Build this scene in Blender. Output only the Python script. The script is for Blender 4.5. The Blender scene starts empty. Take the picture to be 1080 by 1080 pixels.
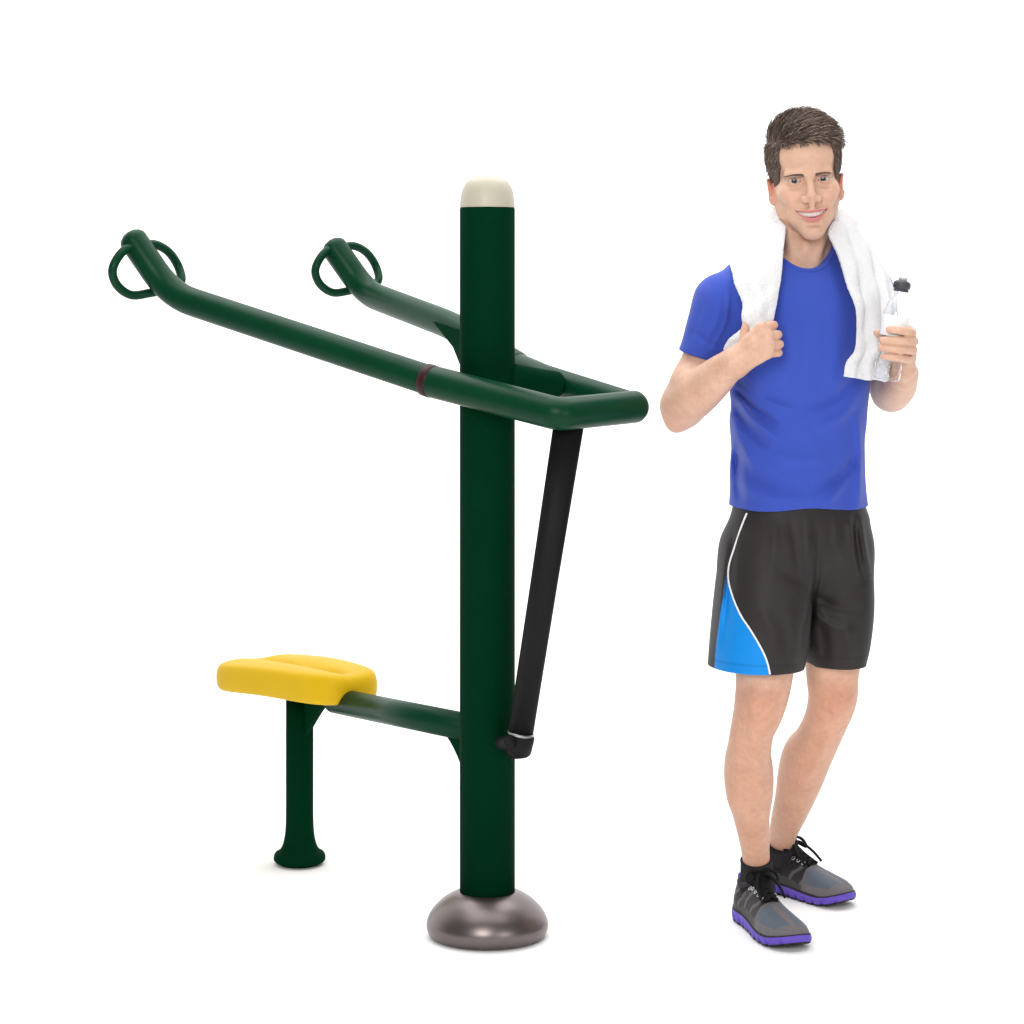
import bpy, bmesh, math, random
import numpy as np
from mathutils import Vector, Matrix
from mathutils.bvhtree import BVHTree

random.seed(7); np.random.seed(7)
S = bpy.context.scene
COL = S.collection

# ------------------------------------------------------------------ camera
HC, DIST, FPX, CX, HY = 1.45, 5.5, 477.0 * 5.5, 540.0, 296.0
cam_d = bpy.data.cameras.new('camera')
cam = bpy.data.objects.new('camera', cam_d); COL.objects.link(cam)
cam.location = (0, -DIST, HC); cam.rotation_euler = (math.radians(90), 0, 0)
cam_d.sensor_width = 36; cam_d.sensor_fit = 'HORIZONTAL'
cam_d.lens = 36 * FPX / 1080
cam_d.shift_y = -(540 - HY) / 1080
cam_d.clip_end = 200
S.camera = cam

# ------------------------------------------------------------------ world: a bright white studio surround
W = bpy.data.worlds.new('World'); S.world = W; W.use_nodes = True
nt = W.node_tree; nt.nodes.clear()
wo = nt.nodes.new('ShaderNodeOutputWorld'); bg = nt.nodes.new('ShaderNodeBackground')
tc = nt.nodes.new('ShaderNodeTexCoord'); sp = nt.nodes.new('ShaderNodeSeparateXYZ')
mr = nt.nodes.new('ShaderNodeMapRange'); mr.interpolation_type = 'SMOOTHSTEP'
mr.inputs['From Min'].default_value = -0.15; mr.inputs['From Max'].default_value = 0.55
mr.inputs['To Min'].default_value = 0.16; mr.inputs['To Max'].default_value = 1.4
nt.links.new(tc.outputs['Generated'], sp.inputs[0]); nt.links.new(sp.outputs['Y'], mr.inputs['Value'])
nt.links.new(mr.outputs[0], bg.inputs['Strength'])
bg.inputs['Color'].default_value = (1, 1, 1, 1)
nt.links.new(bg.outputs[0], wo.inputs[0])

# ------------------------------------------------------------------ studio lamps
def area(name, loc, target, size, power, col=(1, 1, 1)):
    d = bpy.data.lights.new(name, 'AREA'); d.shape = 'SQUARE'; d.size = size; d.energy = power; d.color = col
    o = bpy.data.objects.new(name, d); COL.objects.link(o); o.location = loc
    o.rotation_euler = (Vector(target) - Vector(loc)).to_track_quat('-Z', 'Y').to_euler()
    return o
area('overhead_softbox', (0, 0.4, 4.2), (0, 0.3, 0), 4.4, 150)
area('key_softbox', (-1.0, -6.0, 3.0), (0.2, 0, 0.8), 2.2, 175, (1, .985, .965))
area('fill_softbox', (3.2, -5.0, 1.8), (0.3, 0, 0.9), 1.8, 55)

S.view_settings.view_transform = 'Standard'; S.view_settings.look = 'None'
S.view_settings.exposure = 0.25; S.view_settings.gamma = 1.0
S.view_settings.use_curve_mapping = False
S.render.engine = 'CYCLES'
S.cycles.use_denoising = True
S.cycles.max_bounces = 10; S.cycles.transparent_max_bounces = 12; S.cycles.transmission_bounces = 10

def P(px, py, Y=0.0):
    s = (DIST + Y) / FPX
    return np.array([(px - CX) * s, Y, HC - (py - HY) * s])

# ------------------------------------------------------------------ materials
def mat(name, color, rough=0.5, spec=0.5, metal=0.0, bump=None, vary=0.0, vscale=12.0, attr=None, sheen=0.0, sss=0.0, coat=0.0):
    m = bpy.data.materials.new(name); m.use_nodes = True
    t = m.node_tree; b = t.nodes['Principled BSDF']
    b.inputs['Base Color'].default_value = (*color, 1)
    b.inputs['Roughness'].default_value = rough
    b.inputs['Specular IOR Level'].default_value = spec
    b.inputs['Metallic'].default_value = metal
    b.inputs['Sheen Weight'].default_value = sheen
    b.inputs['Coat Weight'].default_value = coat
    if sss:
        b.inputs['Subsurface Weight'].default_value = sss
        b.inputs['Subsurface Radius'].default_value = (1.0, .35, .2)
        b.inputs['Subsurface Scale'].default_value = 0.008
    tcn = t.nodes.new('ShaderNodeTexCoord')
    src = None
    if attr:
        a = t.nodes.new('ShaderNodeAttribute'); a.attribute_name = attr; src = a.outputs['Color']
    if vary:
        n = t.nodes.new('ShaderNodeTexNoise'); n.inputs['Scale'].default_value = vscale; n.inputs['Detail'].default_value = 5
        t.links.new(tcn.outputs['Object'], n.inputs['Vector'])
        r = t.nodes.new('ShaderNodeMapRange'); r.inputs['To Min'].default_value = 1 - vary; r.inputs['To Max'].default_value = 1 + vary
        t.links.new(n.outputs['Fac'], r.inputs['Value'])
        mx = t.nodes.new('ShaderNodeVectorMath'); mx.operation = 'MULTIPLY'
        if src: t.links.new(src, mx.inputs[0])
        else: mx.inputs[0].default_value = color
        t.links.new(r.outputs[0], mx.inputs[1]); src = mx.outputs[0]
    if src: t.links.new(src, b.inputs['Base Color'])
    if bump:
        kind, sc, st, dist = bump
        if kind == 'noise':
            n = t.nodes.new('ShaderNodeTexNoise'); n.inputs['Scale'].default_value = sc; n.inputs['Detail'].default_value = 4; o = n.outputs['Fac']
        elif kind == 'voronoi':
            n = t.nodes.new('ShaderNodeTexVoronoi'); n.inputs['Scale'].default_value = sc; o = n.outputs['Distance']
        else:
            n = t.nodes.new('ShaderNodeTexWave'); n.inputs['Scale'].default_value = sc; n.inputs['Distortion'].default_value = .6; o = n.outputs['Fac']
        t.links.new(tcn.outputs['Object'], n.inputs['Vector'])
        bp = t.nodes.new('ShaderNodeBump'); bp.inputs['Strength'].default_value = st; bp.inputs['Distance'].default_value = dist
        t.links.new(o, bp.inputs['Height']); t.links.new(bp.outputs[0], b.inputs['Normal'])
    return m

M = {}
M['floor'] = mat('white_studio_floor', (.95, .95, .95), .9, .0)
M['post'] = mat('dark_green_paint', (.0008, .0240, .0090), .6, .008, bump=('noise', 90, .05, .001), vary=.12, vscale=6)
M['green'] = mat('gloss_green_paint', (.0010, .0360, .0140), .36, .13, bump=('noise', 120, .06, .001), vary=.15, vscale=14)
M['cream'] = mat('cream_plastic', (.45, .415, .325), .42, .4, vary=.05, vscale=8)
M['dome'] = mat('bronze_metal', (.17, .142, .138), .36, .5, metal=.95, vary=.15, vscale=10)
M['yellow'] = mat('yellow_plastic', (.62, .39, .008), .5, .10, bump=('noise', 60, .08, .002), vary=.06, vscale=9)
M['black'] = mat('black_rubber', (.008, .0075, .008), .55, .12, bump=('noise', 80, .1, .001), vary=.2, vscale=10)
M['steel'] = mat('steel', (.35, .34, .33), .45, .5, metal=1)
M['brown'] = mat('maroon_bush', (.03, .006, .008), .45, .2, vary=.2)

# ------------------------------------------------------------------ mesh helpers
def link(name, me, m=None, parent=None, smooth=True):
    o = bpy.data.objects.new(name, me); COL.objects.link(o)
    if m is not None:
        for q in (m if isinstance(m, (list, tuple)) else [m]): me.materials.append(q)
    if smooth: me.polygons.foreach_set('use_smooth', np.ones(len(me.polygons), bool))
    if parent is not None:
        o.parent = parent; o.matrix_parent_inverse = Matrix.Translation(parent.location).inverted()
    return o

def pymesh(name, v, f):
    me = bpy.data.meshes.new(name); me.from_pydata([tuple(map(float, p)) for p in v], [], [tuple(map(int, q)) for q in f]); me.validate(); me.update()
    return me

class MB:
    def __init__(s): s.v = []; s.f = []; s.mi = []
    def add(s, v, f, mi=0):
        n = len(s.v); s.v += [tuple(p) for p in v]; s.f += [tuple(i + n for i in q) for q in f]; s.mi += [mi] * len(f)
    def build(s, name, m, parent=None, smooth=True):
        me = pymesh(name, s.v, s.f)
        o = link(name, me, m, parent, smooth)
        if any(s.mi) and len(me.polygons) == len(s.mi): me.polygons.foreach_set('material_index', s.mi)
        return o

def catmull(pts, n, closed=False):
    p = np.array(pts, float); N = len(p); out = []
    rng = range(N if closed else N - 1)
    for i in rng:
        g = (lambda k: p[k % N]) if closed else (lambda k: p[min(max(k, 0), N - 1)])
        a, b, c, d = g(i - 1), g(i), g(i + 1), g(i + 2)
        for t in np.linspace(0, 1, n, endpoint=False):
            out.append(.5 * (2 * b + (c - a) * t + (2 * a - 5 * b + 4 * c - d) * t * t + (3 * b - a - 3 * c + d) * t ** 3))
    if not closed: out.append(p[-1])
    return np.array(out)

def fillet(pts, r, n=8):
    """round the inner corners of a polyline"""
    pts = [np.array(p, float) for p in pts]; out = [pts[0]]
    for i in range(1, len(pts) - 1):
        a, b, c = pts[i - 1], pts[i], pts[i + 1]
        u = (a - b); lu = np.linalg.norm(u); w = (c - b); lw = np.linalg.norm(w)
        rr = min(r, lu * .45, lw * .45); p0 = b + u / lu * rr; p1 = b + w / lw * rr
        for t in np.linspace(0, 1, n): out.append((1 - t) ** 2 * p0 + 2 * t * (1 - t) * b + t * t * p1)
    out.append(pts[-1]); return np.array(out)

def tube(pts, rad, seg=16, closed=False, cap=True, dome=0.0, flat=None):
    p = np.array(pts, float); n = len(p)
    r = np.full(n, rad, float) if np.isscalar(rad) else np.array(rad, float)
    if dome and not closed:
        def ends(pp, rr):
            d = pp[0] - pp[1]; d = d / np.linalg.norm(d); R = rr[0]; q = []; qr = []
            for a in (85, 60, 35, 15):
                q.append(pp[0] + d * R * dome * math.sin(math.radians(a))); qr.append(R * math.cos(math.radians(a)))
            return np.vstack([q, pp]), np.concatenate([qr, rr])
        p, r = ends(p, r); p, r = ends(p[::-1], r[::-1]); p = p[::-1]; r = r[::-1]; n = len(p)
    T = np.zeros_like(p)
    for i in range(n):
        a = p[(i - 1) % n] if (closed or i > 0) else p[i]; b = p[(i + 1) % n] if (closed or i < n - 1) else p[i]
        T[i] = (b - a) / max(np.linalg.norm(b - a), 1e-9)
    up = np.array([0, 0, 1.0]) if abs(T[0][2]) < .9 else np.array([0, 1.0, 0])
    N = np.cross(up, T[0]); N /= np.linalg.norm(N); v = []; f = []
    for i in range(n):
        N = N - T[i] * np.dot(N, T[i]); N /= np.linalg.norm(N); B = np.cross(T[i], N)
        for k in range(seg):
            a = 2 * math.pi * k / seg
            c, s_ = math.cos(a), math.sin(a)
            if flat: s_ *= flat
            v.append(p[i] + r[i] * (c * N + s_ * B))
    m = n if closed else n - 1
    for i in range(m):
        for k in range(seg):
            a = i * seg + k; b = i * seg + (k + 1) % seg; c = ((i + 1) % n) * seg + (k + 1) % seg; d = ((i + 1) % n) * seg + k
            f.append((a, b, c, d))
    if cap and not closed:
        f.append(tuple(range(seg - 1, -1, -1))); f.append(tuple((n - 1) * seg + k for k in range(seg)))
    return v, f

def tube_obj(name, pts, rad, m, parent, seg=20, **kw):
    b = MB(); b.add(*tube(pts, rad, seg, **kw)); return b.build(name, m, parent)

def lathe(prof, loc, seg=48, axis=None):
    v = []; f = []; n = len(prof)
    for (r, z) in prof:
        for k in range(seg):
            a = 2 * math.pi * k / seg; v.append((r * math.cos(a), r * math.sin(a), z))
    for i in range(n - 1):
        for k in range(seg):
            f.append((i * seg + k, i * seg + (k + 1) % seg, (i + 1) * seg + (k + 1) % seg, (i + 1) * seg + k))
    v = np.array(v)
    if axis is not None:
        R = np.array(Vector((0, 0, 1)).rotation_difference(Vector(axis)).to_matrix()); v = v @ R.T
    return v + np.array(loc), f

def smooth_prof(pr, n=6):
    return [tuple(q) for q in catmull(pr, n)]

def plate(poly, thick, normal):
    """flat plate: a polygon (points in a plane) given a thickness along normal"""
    n = len(poly); nn = np.array(normal) * thick / 2
    v = [np.array(p) - nn for p in poly] + [np.array(p) + nn for p in poly]
    f = [tuple(range(n - 1, -1, -1)), tuple(range(n, 2 * n))] + [(i, (i + 1) % n, n + (i + 1) % n, n + i) for i in range(n)]
    return v, f

def tag(o, label=None, cat=None, kind=None, group=None):
    if label: o['label'] = label
    if cat: o['category'] = cat
    if kind: o['kind'] = kind
    if group: o['group'] = group

# ------------------------------------------------------------------ signed-distance bodies -> one continuous mesh
class SDF:
    CAP = 0.03
    def __init__(s): s.ops = []
    def raw(s, fn, lo, hi, k=0.0, op='u'):
        s.ops.append((fn, np.array(lo, float), np.array(hi, float), k, op))
    def cone(s, a, b, ra, rb, k=.01, op='u'):
        a = np.array(a, float); b = np.array(b, float); ba = b - a; L2 = max(ba @ ba, 1e-12)
        def fn(X):
            pa = X - a; h = np.clip((pa @ ba) / L2, 0, 1)
            return np.sqrt(((pa - h[..., None] * ba) ** 2).sum(-1)) - (ra + (rb - ra) * h)
        R = max(ra, rb); s.raw(fn, np.minimum(a, b) - R, np.maximum(a, b) + R, k, op)
    def chain(s, pts, rs, k=.01, sub=6, op='u', off=0.0):
        """a limb: one tapered tube along a smooth curve through the joints"""
        D = np.hstack([np.array(pts, float), np.array(rs, float)[:, None] + off])
        if len(D) > 2: D = catmull(D, sub)
        def fn(X):
            best = np.full(X.shape[:-1], 9.0, np.float32); M_ = s.CAP + .03
            gx, gy, gz = X[:, 0, 0, 0], X[0, :, 0, 1], X[0, 0, :, 2]
            for i in range(len(D) - 1):
                a, b = D[i, :3], D[i + 1, :3]; rr = max(D[i, 3], D[i + 1, 3]) + M_
                lo, hi = np.minimum(a, b) - rr, np.maximum(a, b) + rr
                sl = tuple(slice(np.searchsorted(g, l), np.searchsorted(g, h_)) for g, l, h_ in zip((gx, gy, gz), lo, hi))
                if any(q.start >= q.stop for q in sl): continue
                ba = b - a; L2 = max(ba @ ba, 1e-12); pa = X[sl] - a
                h = np.clip((pa @ ba) / L2, 0, 1)
                best[sl] = np.minimum(best[sl], np.sqrt(((pa - h[..., None] * ba) ** 2).sum(-1)) - (D[i, 3] + (D[i + 1, 3] - D[i, 3]) * h))
            return best
        R = D[:, 3:4]; s.raw(fn, (D[:, :3] - R).min(0), (D[:, :3] + R).max(0), k, op)
    def crease(s, pts, w, depth, yback=.02, ylo=-.30):
        """a groove (depth > 0) or a ridge (depth < 0) pressed into the front of a garment, fading at both ends"""
        D = catmull(pts, 5) if len(pts) > 2 else np.array(pts, float); n = len(D) - 1; D2 = D[:, [0, 2]]
        lo, hi = D.min(0) - 2.6 * w, D.max(0) + 2.6 * w; lo[1] = ylo; hi[1] = yback
        def fn(X, cur):
            Z = X[:, 0, :, :][..., [0, 2]]                   # the fold runs straight in from the front
            best = np.full(Z.shape[:-1], 9.0); tt = np.zeros(Z.shape[:-1])
            for i in range(n):
                a, b = D2[i], D2[i + 1]; ba = b - a; pa = Z - a; h = np.clip((pa @ ba) / max(ba @ ba, 1e-12), 0, 1)
                d = np.sqrt(((pa - h[..., None] * ba) ** 2).sum(-1)); m = d < best
                best = np.where(m, d, best); tt = np.where(m, (i + h) / n, tt)
            g = depth * np.exp(-(best / w) ** 2) * np.sin(np.pi * np.clip(tt, .04, .96)) ** .7
            fade = sstep(hi[1], hi[1] - .04, X[0, :, 0, 1])
            return (cur + g[:, None, :] * fade[None, :, None]).astype(np.float32)
        s.raw(fn, lo, hi, -s.CAP, 'f')
    def ell(s, c, rad, R=None, k=.01, op='u'):
        c = np.array(c, float); rad = np.array(rad, float); R = np.eye(3) if R is None else np.array(R)
        mn = rad.min()
        def fn(X):
            q = ((X - c) @ R) / rad
            l = np.sqrt((q * q).sum(-1)); g = np.sqrt(((q / rad) ** 2).sum(-1))
            return np.where(l < 1e-6, -mn, l * (l - 1) / np.maximum(g, 1e-9))
        m = np.abs(R) @ rad; s.raw(fn, c - m, c + m, k, op)
    def mesh(s, h, name):
        CAP = s.CAP
        ups = [o for o in s.ops if o[4] == 'u']
        LO = np.min([o[1] for o in ups], 0) - 2 * h - CAP; HI = np.max([o[2] for o in ups], 0) + 2 * h + CAP
        nzt = int((HI[2] - LO[2]) / h) + 2; VK = []; VP = []; Q = []
        step = 40; BIG = 1 << 20
        for z0 in range(0, nzt, step):
            z1 = min(z0 + step, nzt); zl, zh = LO[2] + z0 * h, LO[2] + z1 * h
            act = [o for o in s.ops if o[1][2] - CAP - o[3] < zh and o[2][2] + CAP + o[3] > zl]
            au = [o for o in act if o[4] == 'u']
            if not au: continue
            l2 = np.min([o[1][:2] for o in au], 0) - CAP; h2 = np.max([o[2][:2] for o in au], 0) + CAP
            i0 = np.floor((l2 - LO[:2]) / h).astype(int) - 1; i1 = np.ceil((h2 - LO[:2]) / h).astype(int) + 1
            shp = (i1[0] - i0[0] + 1, i1[1] - i0[1] + 1, z1 - z0 + 1)
            off = np.array([i0[0], i0[1], z0]); F = np.full(shp, CAP, np.float32)
            for fn, lo, hi, k, op in act:
                e = CAP + k
                a = np.floor((lo - e - LO) / h).astype(int) - off; b = np.ceil((hi + e - LO) / h).astype(int) - off + 1
                a = np.maximum(a, 0); b = np.minimum(b, shp)
                if (b <= a).any(): continue
                sl = tuple(slice(a[i], b[i]) for i in range(3))
                ax = [LO[i] + h * (np.arange(a[i], b[i]) + off[i]) for i in range(3)]
                X = np.stack(np.meshgrid(*ax, indexing='ij'), -1)
                cur = F[sl]
                if op == 'f': F[sl] = fn(X, cur); continue
                d = fn(X).astype(np.float32)
                if op == 'u':
                    if k > 0: hh = np.maximum(k - np.abs(cur - d), 0) / k; F[sl] = np.minimum(cur, d) - hh * hh * k * .25
                    else: F[sl] = np.minimum(cur, d)
                else:
                    d = -d
                    if k > 0: hh = np.maximum(k - np.abs(cur - d), 0) / k; F[sl] = np.maximum(cur, d) + hh * hh * k * .25
                    else: F[sl] = np.maximum(cur, d)
            ins = F < 0
            c = np.zeros((shp[0] - 1, shp[1] - 1, shp[2] - 1), np.int8)
            for dx in (0, 1):
                for dy in (0, 1):
                    for dz in (0, 1): c += ins[dx:shp[0] - 1 + dx, dy:shp[1] - 1 + dy, dz:shp[2] - 1 + dz]
            I = np.argwhere((c > 0) & (c < 8))
            if len(I):
                acc = np.zeros((len(I), 3)); cnt = np.zeros(len(I))
                corners = [(x, y, z) for x in (0, 1) for y in (0, 1) for z in (0, 1)]
                for A in corners:
                    for ax_ in range(3):
                        if A[ax_] == 0:
                            B = list(A); B[ax_] = 1
                            fa = F[I[:, 0] + A[0], I[:, 1] + A[1], I[:, 2] + A[2]]; fb = F[I[:, 0] + B[0], I[:, 1] + B[1], I[:, 2] + B[2]]
                            m_ = (fa < 0) != (fb < 0)
                            t = np.where(m_, fa / np.where(m_, fa - fb, 1), 0)
                            p = np.array(A, float)[None] + 0 * acc; p[:, ax_] += t
                            acc[m_] += p[m_]; cnt += m_
                pos = (I + acc / cnt[:, None] + off) * h + LO
                g = I + off; VK.append((g[:, 0].astype(np.int64) * 4096 + g[:, 1]) * 4096 + g[:, 2]); VP.append(pos)
            for ax_ in range(3):
                d = [0, 0, 0]; d[ax_] = 1
                A = ins[:shp[0] - d[0], :shp[1] - d[1], :shp[2] - d[2]]; B = ins[d[0]:, d[1]:, d[2]:]
                E = np.argwhere(A != B)
                if not len(E): continue
                if ax_ != 2: E = E[E[:, 2] > 0]
                if not len(E): continue
                fl = A[E[:, 0], E[:, 1], E[:, 2]]
                o1 = np.zeros(3, int); o2 = np.zeros(3, int); o1[(ax_ + 1) % 3] = 1; o2[(ax_ + 2) % 3] = 1
                G = E + off
                qs = [G - o1 - o2, G - o2, G, G - o1]
                ks = np.stack([(q[:, 0].astype(np.int64) * 4096 + q[:, 1]) * 4096 + q[:, 2] for q in qs], 1)
                ks[~fl] = ks[~fl][:, ::-1]; Q.append(ks)
        K = np.concatenate(VK); V = np.concatenate(VP); Q = np.concatenate(Q)
        K, ui = np.unique(K, return_index=True); V = V[ui]
        idx = np.searchsorted(K, Q); idx = np.minimum(idx, len(K) - 1)
        ok = (K[idx] == Q).all(1); idx = idx[ok]
        me = bpy.data.meshes.new(name)
        me.vertices.add(len(V)); me.vertices.foreach_set('co', V.astype(np.float32).ravel())
        me.loops.add(len(idx) * 4); me.loops.foreach_set('vertex_index', idx.astype(np.int32).ravel())
        me.polygons.add(len(idx)); me.polygons.foreach_set('loop_start', np.arange(0, len(idx) * 4, 4, dtype=np.int32))
        me.update(calc_edges=True); me.validate()
        return me, V, idx

def set_color(me, C, name='Col'):
    a = me.color_attributes.new(name, 'FLOAT_COLOR', 'POINT')
    buf = np.ones((len(me.vertices), 4), np.float32); buf[:, :3] = C; a.data.foreach_set('color', buf.ravel())

def relax(me, V, idx, it=1, lam=.5):
    """light Laplacian smoothing of a surface-nets mesh"""
    n = len(V); e = np.concatenate([idx[:, [0, 1]], idx[:, [1, 2]], idx[:, [2, 3]], idx[:, [3, 0]]]); e = np.concatenate([e, e[:, ::-1]])
    for _ in range(it):
        acc = np.zeros((n, 3)); cnt = np.bincount(e[:, 0], minlength=n).astype(float)
        for i in range(3): acc[:, i] = np.bincount(e[:, 0], weights=V[e[:, 1], i], minlength=n)
        V = V + lam * (acc / np.maximum(cnt, 1)[:, None] - V)
    me.vertices.foreach_set('co', V.astype(np.float32).ravel()); me.update()
    return V

def sstep(a, b, x):
    t = np.clip((x - a) / (b - a), 0, 1); return t * t * (3 - 2 * t)

# ================================================================== the setting
me = pymesh('studio_floor', [(-4, -3.6, 0), (4, -3.6, 0), (4, 2.6, 0), (-4, 2.6, 0)], [(0, 1, 2, 3)])
fl = link('studio_floor', me, M['floor'], smooth=False); tag(fl, kind='structure')

# ================================================================== the exercise machine
BX = P(514, 988, 0)[0]
mach = bpy.data.objects.new('exercise_machine', None); COL.objects.link(mach); mach.location = (BX, 0, 0)
tag(mach, 'dark green outdoor pull-down exercise machine with yellow seat, looped handles and cream post cap', 'exercise machine')
ZT = P(514, 219, 0)[2]
b = MB(); b.add(*lathe([(0, .02), (.061, .02), (.061, ZT - .004), (.060, ZT), (0, ZT)], (BX, 0, 0), 64)); post = b.build('post', M['post'], mach)
cap = [(.0605, 0), (.0608, .006), (.0592, .023), (.0545, .042), (.0455, .057), (.031, .0675), (.016, .0715), (0.0004, .0725)]
b = MB(); b.add(*lathe([(.03, -.003), (.0605, 0)] + smooth_prof(cap, 5), (BX, 0, ZT + .0005), 64)); b.build('post_cap', M['cream'], mach)
dome = [(.120, .0), (.1295, .008), (.1345, .022), (.1325, .038), (.122, .058), (.103, .078), (.082, .092), (.066, .099), (.0605, .100)]
b = MB(); b.add(*lathe(smooth_prof(dome, 5), (BX, 0, 0.001), 72)); b.build('base_cover', M['dome'], mach)

U = np.array([-.57, .82, 0]); U /= np.linalg.norm(U); Vv = np.array([.82, .57, 0]); Vv /= np.linalg.norm(Vv)
# seat pedestal
sc = P(316, 905, .68); SX, SY = sc[0], sc[1]
prof = [(0, .002), (.050, .002), (.0625, .010), (.064, .020), (.060, .030), (.050, .036), (.042, .050), (.0365, .075), (.0345, .105), (.034, .14), (.034, .425), (0, .425)]
b = MB(); b.add(*lathe(prof[:2] + smooth_prof(prof[1:10], 4) + prof[10:], (SX, SY, 0), 48)); b.build('seat_post', M['post'], mach)
# seat: two lobes with a groove between, rounded outline
def seat_mesh():
    nu, na = 26, 96; v = []; f = []
    C0 = np.array([SX, SY, 0]) + U * .004 + Vv * .013
    HU, HV = .254, .126
    def outline(a):
        n = 4.2; c, s_ = math.cos(a), math.sin(a)
        r = (abs(c / HU) ** n + abs(s_ / HV) ** n) ** (-1 / n); u, w = r * c, r * s_
        w *= 1 + .26 * (u / HU)               # a little wider away from the post
        return u, w
    ztop, zbot = .500, .427
    prof = [(0, 1), (.2, 1), (.4, 1), (.55, 1), (.68, 1), (.78, 1), (.86, .995), (.91, .975), (.945, .94), (.97, .88), (.988, .78), (1.0, .6), (1.0, .42), (.995, .25), (.98, .12), (.955, .03), (.9, 0), (.7, 0), (0, 0)]
    rings = []
    for (t, zf) in prof:
        ring = []
        for k in range(na):
            u, w = outline(2 * math.pi * k / na); u *= t; w *= t
            z = zbot + (ztop - zbot) * zf
            if zf > .5:
                g = math.exp(-(w / .0135) ** 2) * (1 if abs(u) < .17 else max(0, 1 - (abs(u) - .17) / .04))
                lobe = .006 * (math.exp(-((w - .065) / .045) ** 2) + math.exp(-((w + .065) / .045) ** 2)) - .003
                z += (lobe - .022 * g) * min(1, (zf - .5) * 2) + 0 * min(1, (zf - .5) * 2)
            ring.append(len(v)); v.append(C0 + U * u + Vv * w + np.array([0, 0, z - .036 * (u + math.sqrt(u * u + .0064) - .06)]))
        rings.append(ring)
    for a, c in zip(rings[:-1], rings[1:]):
        for k in range(na): f.append((a[k], c[k], c[(k + 1) % na], a[(k + 1) % na]))
    return v, f
b = MB(); b.add(*seat_mesh()); so = b.build('seat', M['yellow'], mach)
so.modifiers.new('sub', 'SUBSURF').render_levels = 1
# seat arm
a0 = np.array([SX, SY, .431]) - U * .17; a1 = np.array([BX, 0, .452]) + U * .05
tube_obj('seat_arm', [a0, a1], .031, M['green'], mach, 28)
def curve_plate(name, pts, rad=.006):
    b = MB(); b.add(*plate(pts, rad * 2, Vv)); o = b.build(name, M['post'], mach, smooth=False); return o
q0 = np.array([BX, 0, 0]) + U * .058
arc = [q0 + U * (.115 * (1 - .5 * math.sin(t) - t / math.pi)) + np.array([0, 0, .43 - .145 * (.5 * (1 - math.cos(t)) + t / math.pi)]) for t in np.linspace(0, math.pi / 2, 10)]
curve_plate('gusset', [q0 + np.array([0, 0, .44]), q0 + U * .115 + np.array([0, 0, .44])] + arc)
s0 = np.array([SX, SY, 0]) - U * .03
arc = [s0 - U * (.105 * (1 - t / math.pi * 1.9)) + np.array([0, 0, .42 - .095 * (.2 * (1 - math.cos(t)) + 1.6 * t / math.pi)]) for t in np.linspace(0, math.pi / 2, 10)]
curve_plate('gusset', [s0 + np.array([0, 0, .43]), s0 - U * .105 + np.array([0, 0, .43])] + arc)
b = MB(); b.add(*lathe([(0, 0), (.055, 0), (.055, .010), (0, .010)], (SX, SY, .4225), 40)); b.build('seat_plate', M['post'], mach)

# lever: near arm, far arm, yoke
N1 = P(590, 437, -.225); F1 = P(669, 429, -.075)
nb, nt_ = P(180, 311, .385), P(141, 254, .40)
J = P(455, 402, .0); tJ = (455 - 590) / (180 - 590); J = N1 + (nb - N1) * ((J[0] - N1[0]) / (nb[0] - N1[0])); J[2] = P(455, 402, J[1])[2]
tube_obj('lever_arm', fillet([J - (J - N1) * .02, nb, nt_], .07), .0335, M['green'], mach, 28, dome=.75)
fb, ft = P(386, 309, .90), P(353, 262, .915)
tube_obj('lever_arm', fillet([P(545, 386, .235), P(478, 344, .50), fb, ft], .07), .034, M['green'], mach, 28, dome=.75)
jd = (nb - J) / np.linalg.norm(nb - J)
tube_obj('yoke', fillet([J - jd * .0, N1, F1], .022, 10), .0355, M['green'], mach, 28, dome=.8)
tube_obj('yoke_branch', [P(545, 386, .235), P(575, 399, .13), F1], .031, M['green'], mach, 28, dome=.5)
tube_obj('joint_collar', [J - jd * .006, J + jd * .013], .0365, M['brown'], mach, 28, dome=.15)
tube_obj('pivot_bracket', [P(541, 398, .0), P(566, 403, .03), P(586, 406, .05)], .031, M['post'], mach, 20, dome=.6)
d_ = P(478, 344, .50)
b = MB(); b.add(*plate([P(500, 352, .30), P(458, 339, .5), P(470, 352, .46), P(479, 366, .38), P(487, 386, .28), P(500, 392, .25)], .02, (.3, .95, 0)))
b.build('arm_bracket', M['post'], mach, smooth=False)
# hand rings
ring = [(150, 259, -.01), (131, 264, -.05), (119, 283, -.07), (123, 300, -.05), (138, 311, -.02), (158, 309, 0), (180, 304, .02), (191, 297, .04), (188, 281, .06), (178, 266, .04), (164, 258, .01)]
for (cx, cy, k, Y) in ((155, 285, 1.0, .41), (366, 284.5, .92, .935)):
    pts = [P(cx + (x - 155) * k, cy + (y - 285) * k, Y + d) for x, y, d in ring]
    tube_obj('hand_ring', catmull(pts, 8, True), .0108, M['green'], mach, 14, closed=True)
# damper strut
st, sb = P(600, 447, -.17), P(549, 774, -.10)
dd = (st - sb) / np.linalg.norm(st - sb)
b = MB(); b.add(*tube([sb, sb + (st - sb) * .5, st], [.0275, .0295, .033], 32, flat=.72)); b.build('damper_strut', M['black'], mach)
tube_obj('damper_ring', [sb - dd * .001, sb + dd * .003], .0288, M['steel'], mach, 28)
e0 = P(553, 776, -.10); tube_obj('damper_foot', [P(551, 777, -.10), P(548, 788, -.098), P(543, 789, -.07)], [.027, .0285, .024], M['black'], mach, 24, dome=.55)
tube_obj('pivot_bolt', [P(538, 783, -.125), P(529, 784, -.075)], .0145, M['black'], mach, 20, dome=.5)

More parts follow.
